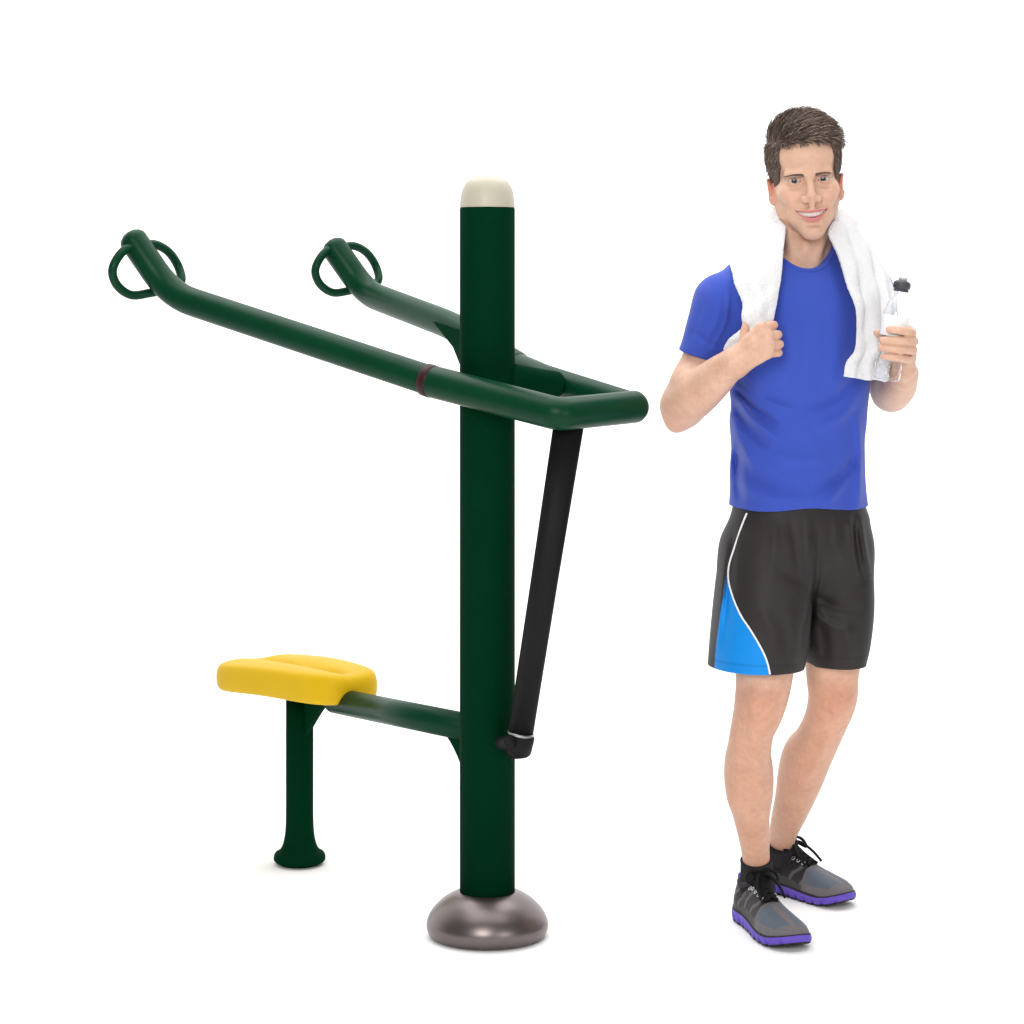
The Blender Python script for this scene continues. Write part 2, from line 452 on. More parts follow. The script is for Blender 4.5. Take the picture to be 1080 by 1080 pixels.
# ================================================================== the person
def rot(ax, deg): return np.array(Matrix.Rotation(math.radians(deg), 3, ax))
YAW = 20.0
E = np.array([math.cos(math.radians(YAW)), math.sin(math.radians(YAW)), 0])      # his left
Fw = np.array([math.sin(math.radians(YAW)), -math.cos(math.radians(YAW)), 0])    # the way he faces
SR = P(763, 319, -.07); SL = P(912, 306, .075)

def loft_fn(tab, off=0.0, yaw=YAW, n=2.4):
    """near-vertical trunk: rows (z, cx, cy, a, b); a across, b deep"""
    t = np.array(sorted(tab, key=lambda r: r[0])); c, s_ = math.cos(math.radians(yaw)), math.sin(math.radians(yaw))
    def fn(X):
        z = X[..., 2]; cx, cy, a, b = (np.interp(z, t[:, 0], t[:, i]) for i in (1, 2, 3, 4))
        dx, dy = X[..., 0] - cx, X[..., 1] - cy
        u = np.abs(dx * c + dy * s_) / a; w = np.abs(-dx * s_ + dy * c) / b
        q = (u ** n + w ** n) ** (1 / n)
        th = np.sqrt((a * u) ** 2 + (b * w) ** 2) / np.maximum(q, 1e-4)
        d = (q - 1) * th
        return np.maximum(d, np.maximum(t[0, 0] - z, z - t[-1, 0])) - off
    m = max(t[:, 3].max(), t[:, 4].max()) * 1.05 + off
    lo = np.array([t[:, 1].min() - m, t[:, 2].min() - m, t[0, 0] - off]); hi = np.array([t[:, 1].max() + m, t[:, 2].max() + m, t[-1, 0] + off])
    return fn, lo, hi

def dense(rows, Yc=0.0, yaw=YAW):
    """rows of (py, px_centre, half_width_px, depth_b, Y) -> table with smooth interpolation"""
    out = []; r = np.array(rows, float); py = np.linspace(r[0, 0], r[-1, 0], 40)
    cs = catmull(r, 14)
    for q in cs:
        p = P(q[1], q[0], q[4]); sc_ = (DIST + q[4]) / FPX; hw = q[2] * sc_; b_ = q[3]
        sy = math.sin(math.radians(yaw)); cy_ = math.cos(math.radians(yaw))
        a = math.sqrt(max(hw * hw - (b_ * sy) ** 2, .0004)) / cy_
        out.append((p[2], p[0], q[4], a, b_))
    return out
TORSO = dense([(255, 848, 34, .060, .02), (268, 846, 52, .075, .015), (282, 842, 72, .092, .01), (305, 840, 79, .112, .0), (340, 841, 76, .122, -.005), (380, 843, 72, .118, -.005),
               (420, 843, 69, .112, 0), (480, 841, 66, .108, 0), (530, 842, 69, .112, .0), (548, 842, 71, .114, .0)])
PELV = dense([(520, 842, 67, .106, .0), (548, 842, 69, .109, .0), (574, 842, 70, .104, .0), (594, 842, 66, .085, .005)])

B = SDF()
fn, lo, hi = loft_fn(TORSO, -.015); B.raw(fn, lo, hi, .02)
fn, lo, hi = loft_fn(PELV, -.014); B.raw(fn, lo, hi, .03)
# legs ---------------------------------------------------------------
RL = [(P(806, 585, -.03), .082), (P(806, 660, -.06), .073), (P(806, 712, -.075), .0625), (P(801, 745, -.075), .0555), (P(793, 772, -.055), .0475), (P(789.5, 800, -.015), .0485), (P(790, 826, .015), .0475),
      (P(791.5, 852, .045), .0425), (P(795, 880, .075), .0355), (P(797.5, 906, .098), .0305), (P(799, 930, .115), .033)]
LL = [(P(882, 585, .05), .080), (P(880, 660, .045), .071), (P(878, 710, .045), .0590), (P(878, 737, .06), .0545), (P(869, 765, .10), .0490), (P(854, 796, .17), .0520), (P(844.5, 823, .225), .0495),
      (P(833.5, 855, .295), .0410), (P(826, 878, .355), .0330), (P(823, 893, .39), .0310), (P(822, 908, .405), .033)]
for ch in (RL, LL): B.chain([c[0] for c in ch], [c[1] for c in ch], .022)
def toward(p, fdir, d): return np.array(p) + np.array([fdir[0], fdir[1], 0]) * d
FR = np.array([.34, -.94]); FL = np.array([.66, -.751])
B.ell(P(803, 742, -.118), (.028, .022, .034), k=.02); B.ell(P(799, 764, -.100), (.02, .016, .026), k=.02)       # kneecap, tendon
B.ell(P(883, 736, .018), (.028, .022, .032), k=.02); B.ell(P(877, 758, .065), (.02, .016, .024), k=.02)
B.ell(P(780, 812, .02), (.024, .032, .080), k=.035); B.ell(P(803, 815, .03), (.018, .028, .070), k=.035)   # calf masses
B.ell(P(839, 808, .22), (.028, .030, .085), rot('X', 37), k=.035)
for ank, fd, in ((RL[-1][0], FR), (LL[-1][0], FL)):
    h_ = np.array([ank[0], ank[1], .060]); B.cone(ank, h_, .032, .028, .004)
    B.cone(h_, np.array([ank[0] + fd[0] * .13, ank[1] + fd[1] * .13, .040]), .022, .015, .006)
for pth, w_, d_, yb, yl in (([(783, 733), (786, 750), (795, 759)], .007, .0028, .0, -.3), ([(819, 731), (818, 748), (808, 759)], .007, .0028, .0, -.3), ([(790, 764), (796, 790), (801, 850)], .009, -.0030, .02, -.3), ([(783, 775), (784, 810), (788, 850)], .010, .0022, .04, -.3),
        ([(865, 727), (868, 744), (876, 752)], .007, .0026, .06, -.1), ([(898, 726), (896, 742), (888, 752)], .007, .0026, .06, -.1), ([(872, 762), (862, 800), (838, 855)], .010, -.0030, .22, -.1), ([(800, 718), (803, 728)], .012, .002, .0, -.3)):
    B.crease([P(x_, y_, -.06 if yl < -.2 else .12) for x_, y_ in pth], w_, d_, yb, yl)
# arms ---------------------------------------------------------------
ER = P(720, 428, -.045); WR = P(776, 382, -.205)
ARM_R = [SR, P(752, 345, -.07), P(743, 376, -.06), P(728, 408, -.05), ER]; B.chain(ARM_R, [.054, .046, .0465, .046, .045], .02)
B.ell(P(713, 446, -.035), (.022, .024, .022), k=.02)                                     # elbow point
fa = [ER, P(731, 418, -.09), P(748, 404, -.135), P(764, 390, -.18), WR]
B.chain(fa, [.046, .050, .0445, .0365, .0305], .02)
B.ell(P(727, 400, -.08), (.034, .035, .030), k=.025)
EL = P(940, 413, .055); WL = P(953, 394, -.125)
ARM_L = [SL, P(922, 345, .085), P(930, 385, .08), EL]; B.chain(ARM_L, [.058, .050, .044, .041], .02)
B.chain([EL, P(945, 409, .0), P(950, 401, -.07), WL], [.0415, .043, .037, .029], .02, sub=20)
# right hand: back of the fist to the camera -------------------------
def hand(wr, mcp, pip, dip, tip, r0, thumb, tr, palm_r, wrist2=None):
    for i in range(4):
        base = wr + (wrist2 if wrist2 is not None else 0) * (i - 1.5)
        B.cone(base, mcp[i], palm_r * 1.12, palm_r * .86, .012)
    for i in range(3):
        B.cone(.55 * mcp[i] + .45 * wr, .55 * mcp[i + 1] + .45 * wr, palm_r, palm_r, .012)
    B.chain(thumb, tr, .008)
    for i in range(4):
        r = r0[i]
        B.chain([mcp[i], pip[i], dip[i], tip[i]], [r * 1.08, r, r * .93, r * .78], .0022)
        B.ell(mcp[i], (r * 1.25,) * 3, k=.006)
Yh = -.215
mcpR = [P(803, 346, Yh - .022), P(809, 354, Yh - .024), P(811, 363, Yh - .020), P(810, 372, Yh - .012)]
pipR = [P(815.5, 343, Yh - .004), P(820, 353, Yh - .002), P(822.0, 363, Yh + .001), P(821, 372, Yh + .004)]
dipR = [P(813, 344, Yh + .026), P(816, 354, Yh + .027), P(817, 364, Yh + .028), P(817, 373, Yh + .028)]
tipR = [P(802, 347, Yh + .030), P(804, 357, Yh + .030), P(805, 366, Yh + .031), P(806, 374, Yh + .031)]
hand(P(782, 378, Yh + .004), mcpR, pipR, dipR, tipR, (.0096, .0100, .0097, .0086),
     [P(783, 374, Yh + .01), P(785, 359, Yh + .012), P(786, 348, Yh + .014), P(787.5, 339.5, Yh + .018)], [.014, .0125, .0098, .0072], .0150, np.array([.003, 0, -.007]))
B.chain([WR, P(783, 378, Yh + .004)], [.0305, .024], .015)
# left hand: wrapped round the bottle --------------------------------
YB = -.235
BT, BB = P(952, 297, YB), P(934.5, 401, YB)              # bottle axis top / bottom
mcpL = [P(958, 349, YB + .035), P(960, 358, YB + .036), P(959, 367, YB + .036), P(956, 376, YB + .034)]
pipL = [P(962, 351, YB - .012), P(963.5, 360, YB - .010), P(962.5, 369.5, YB - .010), P(959, 379, YB - .006)]
dipL = [P(951, 349, YB - .037), P(949, 359.5, YB - .0385), P(947, 368.5, YB - .0385), P(946, 377.5, YB - .0375)]
tipL = [P(938, 347.5, YB - .036), P(931, 359, YB - .033), P(929.5, 367, YB - .032), P(932, 376, YB - .034)]
hand(P(954, 389, YB + .075), mcpL, pipL, dipL, tipL, (.0097, .0101, .0097, .0086),
     [P(953, 384, YB + .07), P(945, 369, YB + .056), P(933, 357, YB + .045), P(925, 351, YB + .028)], [.014, .0125, .0095, .0080], .0135)
B.chain([WL, P(954, 389, YB + .075)], [.029, .022], .015)
# neck ----------------------------------------------------------------
HO = P(849.6, 189, -.035)                                  # head origin: between the ears at eye height
RH = rot('Y', -4.3) @ rot('Z', -0.5) @ rot('X', 3.0)
def H(x, y, z): return HO + RH @ (np.array([x, y, z]) * .001)
B.cone(H(0, 28, -55), P(847, 275, .02), .058, .064, .02)
B.cone(P(847, 262, .03), P(800, 284, .01), .045, .045, .03); B.cone(P(847, 262, .03), P(894, 282, .06), .045, .045, .03)
B.cone(H(-52, 5, -60), P(838, 276, -.055), .014, .012, .018); B.cone(H(52, 5, -60), P(858, 276, -.055), .014, .012, .018)  # neck muscles
B.ell(P(849, 262, -.055), (.014, .016, .022), k=.02)
# head ----------------------------------------------------------------
def he(c, r, k=.01, op='u', R=None):
    RR = RH if R is None else RH @ R
    B.ell(H(*c), np.array(r) * .001, RR, k, op)
def hc(a, b, ra, rb, k=.008, op='u'): B.cone(H(*a), H(*b), ra * .001, rb * .001, k, op)
he((0, 16, 50), (75, 96, 84), .0)
he((0, -30, 48), (62, 53, 52), .008)                        # forehead
he((0, -14, -34), (54, 66, 68), .02)                       # face mass
he((0, 4, -16), (70, 70, 62), .02)
hc((-54, 12, -40), (-43, -4, -71), 15, 12, .02); hc((54, 12, -40), (43, -4, -71), 15, 12, .02)
hc((-43, -4, -71), (-12, -66, -112), 12, 13, .02); hc((43, -4, -71), (12, -66, -112), 12, 13, .02)
he((0, -70, -113), (19, 16, 16), .016)                     # chin
he((0, -50, -84), (36, 36, 32), .02)                       # muzzle
for s_ in (-1, 1):
    he((s_ * 46, -44, -26), (21, 24, 17), .018)            # cheekbone
    he((s_ * 38, -62, -42), (17, 16, 16), .014)            # smiling cheek
    hc((s_ * 12, -76, 12), (s_ * 44, -62, 14), 9, 8, .014) # brow ridge
    he((s_ * 33, -85, -3), (18, 15, 11), .012, 's')        # eye socket
EY = [(-31.5, -61.5, -1), (31.5, -61.5, -1)]
for (x, y, z) in EY: he((x, y, z), (14.8, 14.8, 14.8), .006)
# nose
hc((0, -79, 8), (0, -95, -33), 7.5, 9.0, .010); he((0, -96, -37), (11.5, 9, 8.5), .006)
for s_ in (-1, 1):
    he((s_ * 15, -86, -42), (8, 11, 8.5), .006); he((s_ * 7, -92, -49.5), (4.4, 6, 3.6), .002, 's')
    pass
    hc((s_ * 20, -74, -14), (s_ * 40, -68, -19), 1.6, 1.6, .008, 's')   # fold under the eye
hc((0, -92, -50), (0, -87, -66), 6, 6, .01)
hc((-14, -85, -97), (14, -85, -97), 3, 3, .012, 's')        # hollow under the lip
for s_ in (-1, 1):
    he((s_ * 31, -53, -75), (17, 17, 19), .018)             # fill beside the mouth
    B.chain([H(s_ * 23, -82, -46), H(s_ * 32, -79.5, -55), H(s_ * 39.5, -74, -66), H(s_ * 41, -70.5, -76)], [.0034, .0036, .0036, .0028], .006, op='s')
# lips
def mouth_top(x): return -71 + 5.5 * (x / 35) ** 2
def mouth_bot(x): return -82.3 + 16.8 * (x / 35) ** 2
def lipy(x): return -88 + 17 * (x / 36) ** 2
ux = np.linspace(-34, 34, 9)
for i in range(8):
    x0, x1 = ux[i], ux[i + 1]
    B.chain([H(x0, lipy(x0), mouth_top(x0) + 2.5), H(x1, lipy(x1), mouth_top(x1) + 2.5)], [.001 * (2.6 + 2.0 * (1 - (x / 35) ** 2)) for x in (x0, x1)], .004)
    B.chain([H(x0, lipy(x0) + 1, mouth_bot(x0) - 3), H(x1, lipy(x1) + 1, mouth_bot(x1) - 3)], [.001 * (2.6 + 3.2 * (1 - (x / 35) ** 2)) for x in (x0, x1)], .004)
def to_head(X): return (X - HO) @ RH * 1000
def mouth_fn(X):
    q = to_head(X); x, y, z = q[..., 0], q[..., 1], q[..., 2]
    d = np.maximum(z - mouth_top(x), mouth_bot(x) - z); d = np.maximum(d, np.abs(x) - 34.5); d = np.maximum(d, np.maximum(y + 60, -120 - y))
    return d * .001
cm = H(0, -85, -76); B.raw(mouth_fn, cm - .045, cm + .045, .0015, 's')
def eye_fn(cx, cz, tilt, w=14.0, up=4.1, dn=3.5):
    def fn(X):
        q = to_head(X); x, y, z = q[..., 0] - cx, q[..., 1], q[..., 2] - cz - tilt * (q[..., 0] - cx)
        R1 = (w * w + up * up) / (2 * up); R2 = (w * w + dn * dn) / (2 * dn)
        d = np.maximum(np.hypot(x, z + (R1 - up)) - R1, np.hypot(x, z - (R2 - dn)) - R2)
        return np.maximum(d, y + 56) * .001
    return fn
for (x, y, z), s_ in zip(EY, (-1, 1)):
    c = H(x, y - 12, z); B.raw(eye_fn(x, z - .5, .07 * s_), c - .028, c + .028, .001, 's')
# ears
for s_ in (-1, 1):
    Re = rot('Z', 28 * s_) @ rot('Y', 8 * s_)
    he((s_ * 78, 12, -20), (5.5, 17, 29), .006, 'u', Re); he((s_ * 83.5, 5, -16), (4, 9, 17), .004, 's', Re)
    he((s_ * 76, 2, -42), (5, 9, 10), .006)
body_me, BV, BI = B.mesh(.0021, 'person')
BV = relax(body_me, BV, BI, 1, .35)

# skin colour (complexion: lips, flush, stubble, knuckles and knees are pinker)
Cs = np.tile(np.array([.62, .385, .275]), (len(BV), 1))
q = to_head(BV); x, y, z = q[:, 0], q[:, 1], q[:, 2]
hd = (z > -150) & (BV[:, 2] > 1.45)
def mixc(mask, col):
    global Cs
    m = np.clip(mask, 0, 1)[:, None]; Cs = Cs * (1 - m) + np.array(col) * m
def blob(c, r, amt): return amt * np.exp(-(((q - np.array(c)) / np.array(r)) ** 2).sum(1)) * hd
for s_ in (-1, 1):
    mixc(blob((s_ * 40, -66, -40), (20, 30, 18), .35), (.62, .29, .215))
    mixc(blob((s_ * 79, 10, -12), (14, 26, 32), .75), (.60, .20, .14))
    mixc(blob((s_ * 31, -75, -2), (20, 25, 9), .35), (.46, .23, .165))
    mixc(blob((s_ * 33, -80, 6.0), (15.5, 30, 2.6), 1.0), (.05, .028, .022))           # lash line
mixc(blob((0, -102, -42), (12, 14, 14), .3), (.64, .30, .23))
mixc(blob((0, -75, -105), (40, 45, 24), .3), (.52, .29, .22))
tz, bz = mouth_top(x), mouth_bot(x)
wlip = np.clip(1 - (x / 37.5) ** 2, 0, 1)
upl = sstep(6.6, 5.2, (z - tz) / np.maximum(wlip, .15)) * (z > (tz + bz) / 2); lol = sstep(9.8, 8.4, (bz - z) / np.maximum(wlip, .15)) * (z <= (tz + bz) / 2)
front = (y < -58) & hd & (np.abs(x) < 36.5)
mixc((upl + lol) * front * .9, (.56, .165, .165))
mixc(((z < tz - .3) & (z > bz + .3) & (np.abs(x) < 35) & (y > -80) & (y < -40) & hd) * 1.0, (.16, .035, .035))
def wblob(c, r, amt, col): mixc(amt * np.exp(-(((BV - c) / np.array(r)) ** 2).sum(1)), col)
wblob(P(803, 745, -.12), (.045, .06, .05), .8, (.56, .24, .155)); wblob(P(884, 738, .01), (.045, .06, .05), .8, (.56, .24, .155))
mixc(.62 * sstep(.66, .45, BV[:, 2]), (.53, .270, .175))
def vnoise(X, f, seed):
    r = np.random.RandomState(seed); out = np.zeros(len(X))
    for _ in range(40):
        k = r.normal(size=3) * f; out += np.sin(X @ k + r.uniform(0, 6.28))
    return out / 6.4
mott = (.035 * vnoise(BV, 60, 1) + .03 * vnoise(BV, 180, 2) + .03 * vnoise(BV, 420, 3))[:, None] * np.array([.6, 1.0, 1.1])
Cs = Cs * (1 + mott * np.where(BV[:, 2] > 1.5, .6, 1.2)[:, None])
for p in pipR + pipL + mcpR: wblob(p, (.010, .02, .008), .4, (.60, .29, .22))
for p in (dipR + tipL): wblob(p, (.009, .009, .009), .3, (.62, .30, .24))
wblob(P(715, 440, -.05), (.05, .06, .04), .45, (.60, .31, .235))
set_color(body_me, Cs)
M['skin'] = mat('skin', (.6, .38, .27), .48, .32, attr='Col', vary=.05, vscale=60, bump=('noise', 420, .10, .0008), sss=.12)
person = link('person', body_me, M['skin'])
tag(person, 'smiling young man in blue t-shirt and black shorts with white towel round neck holding bottle', 'person')

# eyes ----------------------------------------------------------------
def eye_mesh(c, gaze):
    g = np.array(gaze); g = g / np.linalg.norm(g); v = []; f = []; mi = []
    a = np.cross(g, [0, 0, 1]); a /= np.linalg.norm(a); b_ = np.cross(a, g); n = 28
    ths = [0, 5, 11, 13.5, 15, 20, 25.5, 28, 31, 40, 55, 75, 100, 140, 180]
    R = .0133
    for th in ths:
        t = math.radians(th)
        for k in range(n):
            p = 2 * math.pi * k / n
            rr = R * (1.03 if th < 29 else 1)
            v.append(c + rr * (math.cos(t) * g + math.sin(t) * (math.cos(p) * a + math.sin(p) * b_)))
    for i in range(len(ths) - 1):
        for k in range(n):
            f.append((i * n + k, i * n + (k + 1) % n, (i + 1) * n + (k + 1) % n, (i + 1) * n + k))
            mi.append(2 if ths[i + 1] <= 13.5 else 1 if ths[i + 1] <= 28 else 0)
    return v, f, mi
M['sclera'] = mat('eye_white', (.50, .48, .48), .15, .5); M['iris'] = mat('iris', (.030, .034, .042), .15, .5, vary=.4, vscale=400); M['pupil'] = mat('pupil', (.004, .004, .005), .08, .6)
for c in EY:
    v, f, mi = eye_mesh(H(*c), np.array([-.115, -1, -.045])); b = MB(); b.add(v, f)
    o = b.build('eye', [M['sclera'], M['iris'], M['pupil']], person)
    o.data.polygons.foreach_set('material_index', mi[:len(o.data.polygons)])
# teeth ---------------------------------------------------------------
v = []; f = []; nx = 90
for j, zz in enumerate(np.linspace(0, 1, 7)):
    for i in range(nx):
        xx = -31 + 62 * i / (nx - 1); yy = lipy(xx) + 5.5
        tooth = abs(math.sin(math.pi * (xx / 7.6 + .5))); yy += .9 * (1 - tooth ** .35) * 1.2
        ztop, zb = -64.5, -81.6 + 9.0 * (xx / 34) ** 2 + .9 * (1 - tooth ** .4)
        v.append(H(xx, yy + (1.2 if j == 6 else 0), ztop + (zb - ztop) * zz))
for j in range(6):
    for i in range(nx - 1): f.append((j * nx + i, j * nx + i + 1, (j + 1) * nx + i + 1, (j + 1) * nx + i))
b = MB(); b.add(v, f); M['teeth'] = mat('teeth', (.80, .78, .73), .25, .5)
o = b.build('teeth', M['teeth'], person); md = o.modifiers.new('t', 'SOLIDIFY'); md.thickness = .002; md.offset = 1

# hair -----------------------------------------------------------------
bvh_body = BVHTree.FromPolygons([tuple(p) for p in BV[BV[:, 2] > 1.5]], [], epsilon=0) if False else None
HC_ = np.array([0, 16, 50.]); HR_ = np.array([75, 96, 84.])
def scalp(d):
    return HC_ + HR_ * d
def is_hair(p):
    x_, y_, z_ = p; ax_ = abs(x_)
    front_line = 76 - 8 * (ax_ / 60) ** 2 + (3 * math.sin(x_ * .22))
    if y_ < -36: return z_ > front_line + 1.5 or (ax_ > 57 and z_ > -8 and y_ > -54)
    if y_ < -8: return z_ > -26 if ax_ > 55 else z_ > front_line - 8
    if y_ < 34: return z_ > 6
    return z_ > -52
hb = MB()
def hair_dir(p, n):
    """combing: forward and across on the top, down on the sides and back"""
    top = sstep(74 + 5 * math.sin(p[1] * .3), 88, p[2])
    t1 = np.array([.85, .12 if p[1] > -40 else -.15, .30]); t2 = np.array([0.05 * np.sign(p[0]), .35, -1.0])
    t = t1 * top + t2 * (1 - top); t = t - n * (t @ n); return t / (np.linalg.norm(t) + 1e-9), top
def strand(p, n, t, ln, lift, r, curl):
    pts = []; rs = []
    for i, s_ in enumerate((0, .33, .66, 1)):
        q_ = p + t * ln * s_ + n * (lift * math.sin(s_ * math.pi * .62) * ln) + curl * (s_ * s_ * ln * .25)
        pts.append(H(*q_)); rs.append(r * (1.0, 1.0, .8, .25)[i] * .001)
    v, f = tube(pts, rs, 3, cap=False); hb.add(v, f, random.choice((0, 0, 1, 1, 2)))
cnt = 0
while cnt < 13000:
    d = np.random.normal(size=3); d /= np.linalg.norm(d)
    p = scalp(d)
    if not is_hair(p): continue
    n = d / HR_; n /= np.linalg.norm(n)
    t, top = hair_dir(p, n); t = t + np.random.normal(size=3) * (.10 + .08 * (1 - top)); t /= np.linalg.norm(t)
    frontness = sstep(10, -60, p[1]) * top
    ln = (13 + 4 * random.random()) * (1 - top) + (26 + 16 * random.random()) * top
    lift = .10 * (1 - top) + (.34 + .16 * frontness + .06 * random.random()) * top
    if p[1] < -30 and p[2] < 96: ln *= .55 + .45 * max(0, (p[2] - 76) / 20)
    strand(p + n * (6.6 if top < .5 else 5.5), n, t, ln, lift, .50 + .28 * top, np.random.normal(size=3) * .18 - n * .5)
    cnt += 1
hm = [mat('hair_dark', (.072, .047, .037), .5, .4), mat('hair_brown', (.135, .090, .070), .48, .4), mat('hair_light', (.29, .21, .165), .45, .45)]
hair = hb.build('hair', hm, person)
# dense undercoat so that the scalp does not show
HS = SDF()
def cap_fn(X):
    q_ = to_head(X); q_ = np.concatenate([q_[..., :2], np.where(q_[..., 2:] < 45, 45 + (q_[..., 2:] - 45) * .62, q_[..., 2:])], -1); l = (q_ - HC_) / (HR_ + np.array([7., 4.5, 4.5])); a = np.sqrt((l * l).sum(-1)); g = np.sqrt(((l / (HR_ + np.array([7., 4.5, 4.5]))) ** 2).sum(-1))
    d = a * (a - 1) / np.maximum(g, 1e-9)
    x_, y_ = q_[..., 0], q_[..., 1]; z_ = np.where(q_[..., 2] < 45, 45 + (q_[..., 2] - 45) / .62, q_[..., 2]); ax_ = np.abs(x_)
    topv = sstep(70, 120, z_); d = d - topv * (6.5 + 3.5 * np.sin(x_ * .16 + y_ * .05) * np.sin(y_ * .12 + 1))
    fl_ = 79.5 - 8 * (ax_ / 60) ** 2 + 1.2 * np.sin(x_ * .22)
    lim = np.where(y_ < -36, np.where(ax_ > 57.5 + 4.5 * sstep(35, 5, z_), np.where(y_ > -52, -12, fl_), fl_), np.where(y_ < -8, np.where(ax_ > 55, -22, fl_), np.where(y_ < 34, 8, -50)))
    return np.maximum(d, (lim - z_) * .8) * .001
c = H(0, 16, 60); HS.raw(cap_fn, c - .125, c + .125)
hme, hV, hI = HS.mesh(.003, 'undercoat'); hV = relax(hme, hV, hI, 2, .5)
M['hair_base'] = mat('hair_base', (.10, .068, .056), .7, .15, vary=.35, vscale=120, bump=('noise', 300, .6, .003))
link('undercoat', hme, M['hair_base'], hair)
# eyebrows
bb = MB()
for s_ in (-1, 1):
    for k in range(230):
        u = random.random(); xx = s_ * (12 + 36 * u); zz = 9.0 + 5.0 * math.sin(u * 2.1) - 3.0 * u + random.uniform(-2.6, 2.6) * (1 - .6 * u)
        o_, dvec = H(xx, -140, zz), RH @ np.array([0, 1.0, 0])
        bb_pts = (xx, zz); bb.__dict__.setdefault('todo', []).append((s_, u, xx, zz))
tree = BVHTree.FromPolygons([tuple(p) for p in BV], [tuple(q_) for q_ in BI.tolist()])
def on_face(x_, z_):
    h = tree.ray_cast(Vector(H(x_, -160, z_)), Vector(RH @ np.array([0, 1.0, 0])))
    return np.array(h[0])
M['brow'] = mat('eyebrow', (.16, .095, .068), .6, .2); todo = bb.todo
for side in (-1, 1):
  bb = MB()
  for (s_, u, xx, zz) in todo:
    if s_ != side: continue
    a = on_face(xx, zz); e_ = on_face(xx + s_ * (3.5 + 1.5 * u), zz + 2.2 - 3.4 * u); nrm = RH @ np.array([0, -1.0, 0]) * .001
    v, f = tube([a + nrm * .1, (a + e_) / 2 + nrm * 1.1, e_ + nrm * .5], [.00055, .0005, .0002], 3, cap=False); bb.add(v, f)
  bb.build('eyebrow', M['brow'], person)


# ================================================================== clothing
def ray_to(tree_, px, py):
    o = Vector((0, -DIST, HC)); d = (Vector(P(px, py, 0)) - o).normalized()
    h = tree_.ray_cast(o, d); return None if h[0] is None else np.array(h[0])
def wrinkle(K, px, w, depth, off=0.0):
    """fold lines that lie on the cloth: given on the front of the garment"""
    K.crease([p for p in px], w, depth)
# ---- t-shirt
TS = SDF()
fn, lo, hi = loft_fn([r for r in TORSO if r[2] > -9], .006); TS.raw(fn, lo, hi, .0)
TS.cone(P(845, 264, .025), SR + np.array([0.01, 0, -.008]), .050, .058, .04); TS.cone(P(849, 264, .03), SL + np.array([-.01, 0, -.008]), .050, .056, .04)
def sleeve(K, arm, rs, cut_at, cutdir, extra):
    K.chain(arm, rs, .022, off=extra)
slR = [SR, P(752, 345, -.07), P(742, 372, -.062), P(733, 392, -.055)]
slL = [SL, P(922, 345, .085), P(929, 380, .08), P(931, 395, .08)]
TS.chain(slR, [.065, .0585, .0545, .053], .025); TS.chain(slL, [.062, .056, .053, .052], .025)
def halfspace(p, n, R):
    p = np.array(p); n = np.array(n, float); n /= np.linalg.norm(n)
    return lambda X: np.maximum(-((X - p) @ n), np.sqrt(((X - p) ** 2).sum(-1)) - R)
cR = P(740, 375, -.06); TS.raw(halfspace(cR, P(731, 405, -.05) - P(746, 365, -.06) + np.array([.008, 0, 0]), .085), cR - .085, cR + .085, .002, 's')
cL = P(929, 388, .08); TS.raw(halfspace(cL, [0, 0, -1], .085), cL - .085, cL + .085, .002, 's')
TS.chain(ARM_R[2:], [.0475, .046, .045], .002, op='s', off=.002)
nk = [P(850, 255, -.075), P(849, 246, -.02), P(848, 232, .03)]
# folds of the shirt: (pixel path, Y of the front there), width, depth
def onfront(pts, Y): return [P(x, y, Y) for x, y in pts]
for path, Y, w, d in (
    ([(778, 398), (800, 416), (830, 428)], -.115, .011, .0055), ([(778, 410), (796, 432), (822, 450)], -.112, .010, .0060), ([(777, 424), (790, 452), (812, 474)], -.110, .010, .0045),
    ([(784, 402), (808, 421), (836, 432)], -.125, .007, -.0035), ([(780, 418), (794, 442), (818, 461)], -.120, .007, -.0045), ([(776, 440), (784, 470), (800, 500)], -.108, .009, -.0035),
    ([(905, 395), (880, 420), (845, 432)], -.10, .012, .0035), ([(908, 415), (886, 440), (856, 452)], -.10, .012, -.003),
    ([(778, 480), (800, 505), (840, 516)], -.108, .014, .004), ([(905, 480), (884, 505), (850, 517)], -.085, .014, .004), ([(776, 505), (806, 524), (850, 527)], -.11, .012, -.003),
    ([(830, 330), (832, 370), (826, 410)], -.13, .022, -.003), ([(880, 330), (884, 380), (880, 420)], -.115, .02, -.003), ([(903, 440), (906, 480), (904, 530)], -.05, .010, -.004),
    ([(782, 460), (780, 500), (782, 532)], -.085, .009, .004), ([(900, 500), (880, 520), (866, 535)], -.09, .010, -.003), ([(800, 470), (836, 486), (870, 484)], -.12, .014, -.0025),
    ([(771, 300), (769, 335), (757, 362)], -.115, .0075, .0065), ([(764, 305), (761, 338), (747, 365)], -.120, .0065, .0050), ([(767, 310), (765, 340), (753, 367)], -.128, .0055, -.004), ([(779, 305), (780, 340), (770, 362)], -.115, .009, -.005),
    ([(752, 300), (744, 330), (733, 355)], -.125, .010, -.003), ([(743, 318), (737, 340), (728, 362)], -.115, .009, .003), ([(733, 350), (748, 362), (762, 366)], -.11, .007, .0035)):
    TS.crease(onfront(path, Y), w, d * (3.0 if path[0][0] > 774 and path[-1][1] > 380 else 1.1))
fr = P(843, 400, 0)
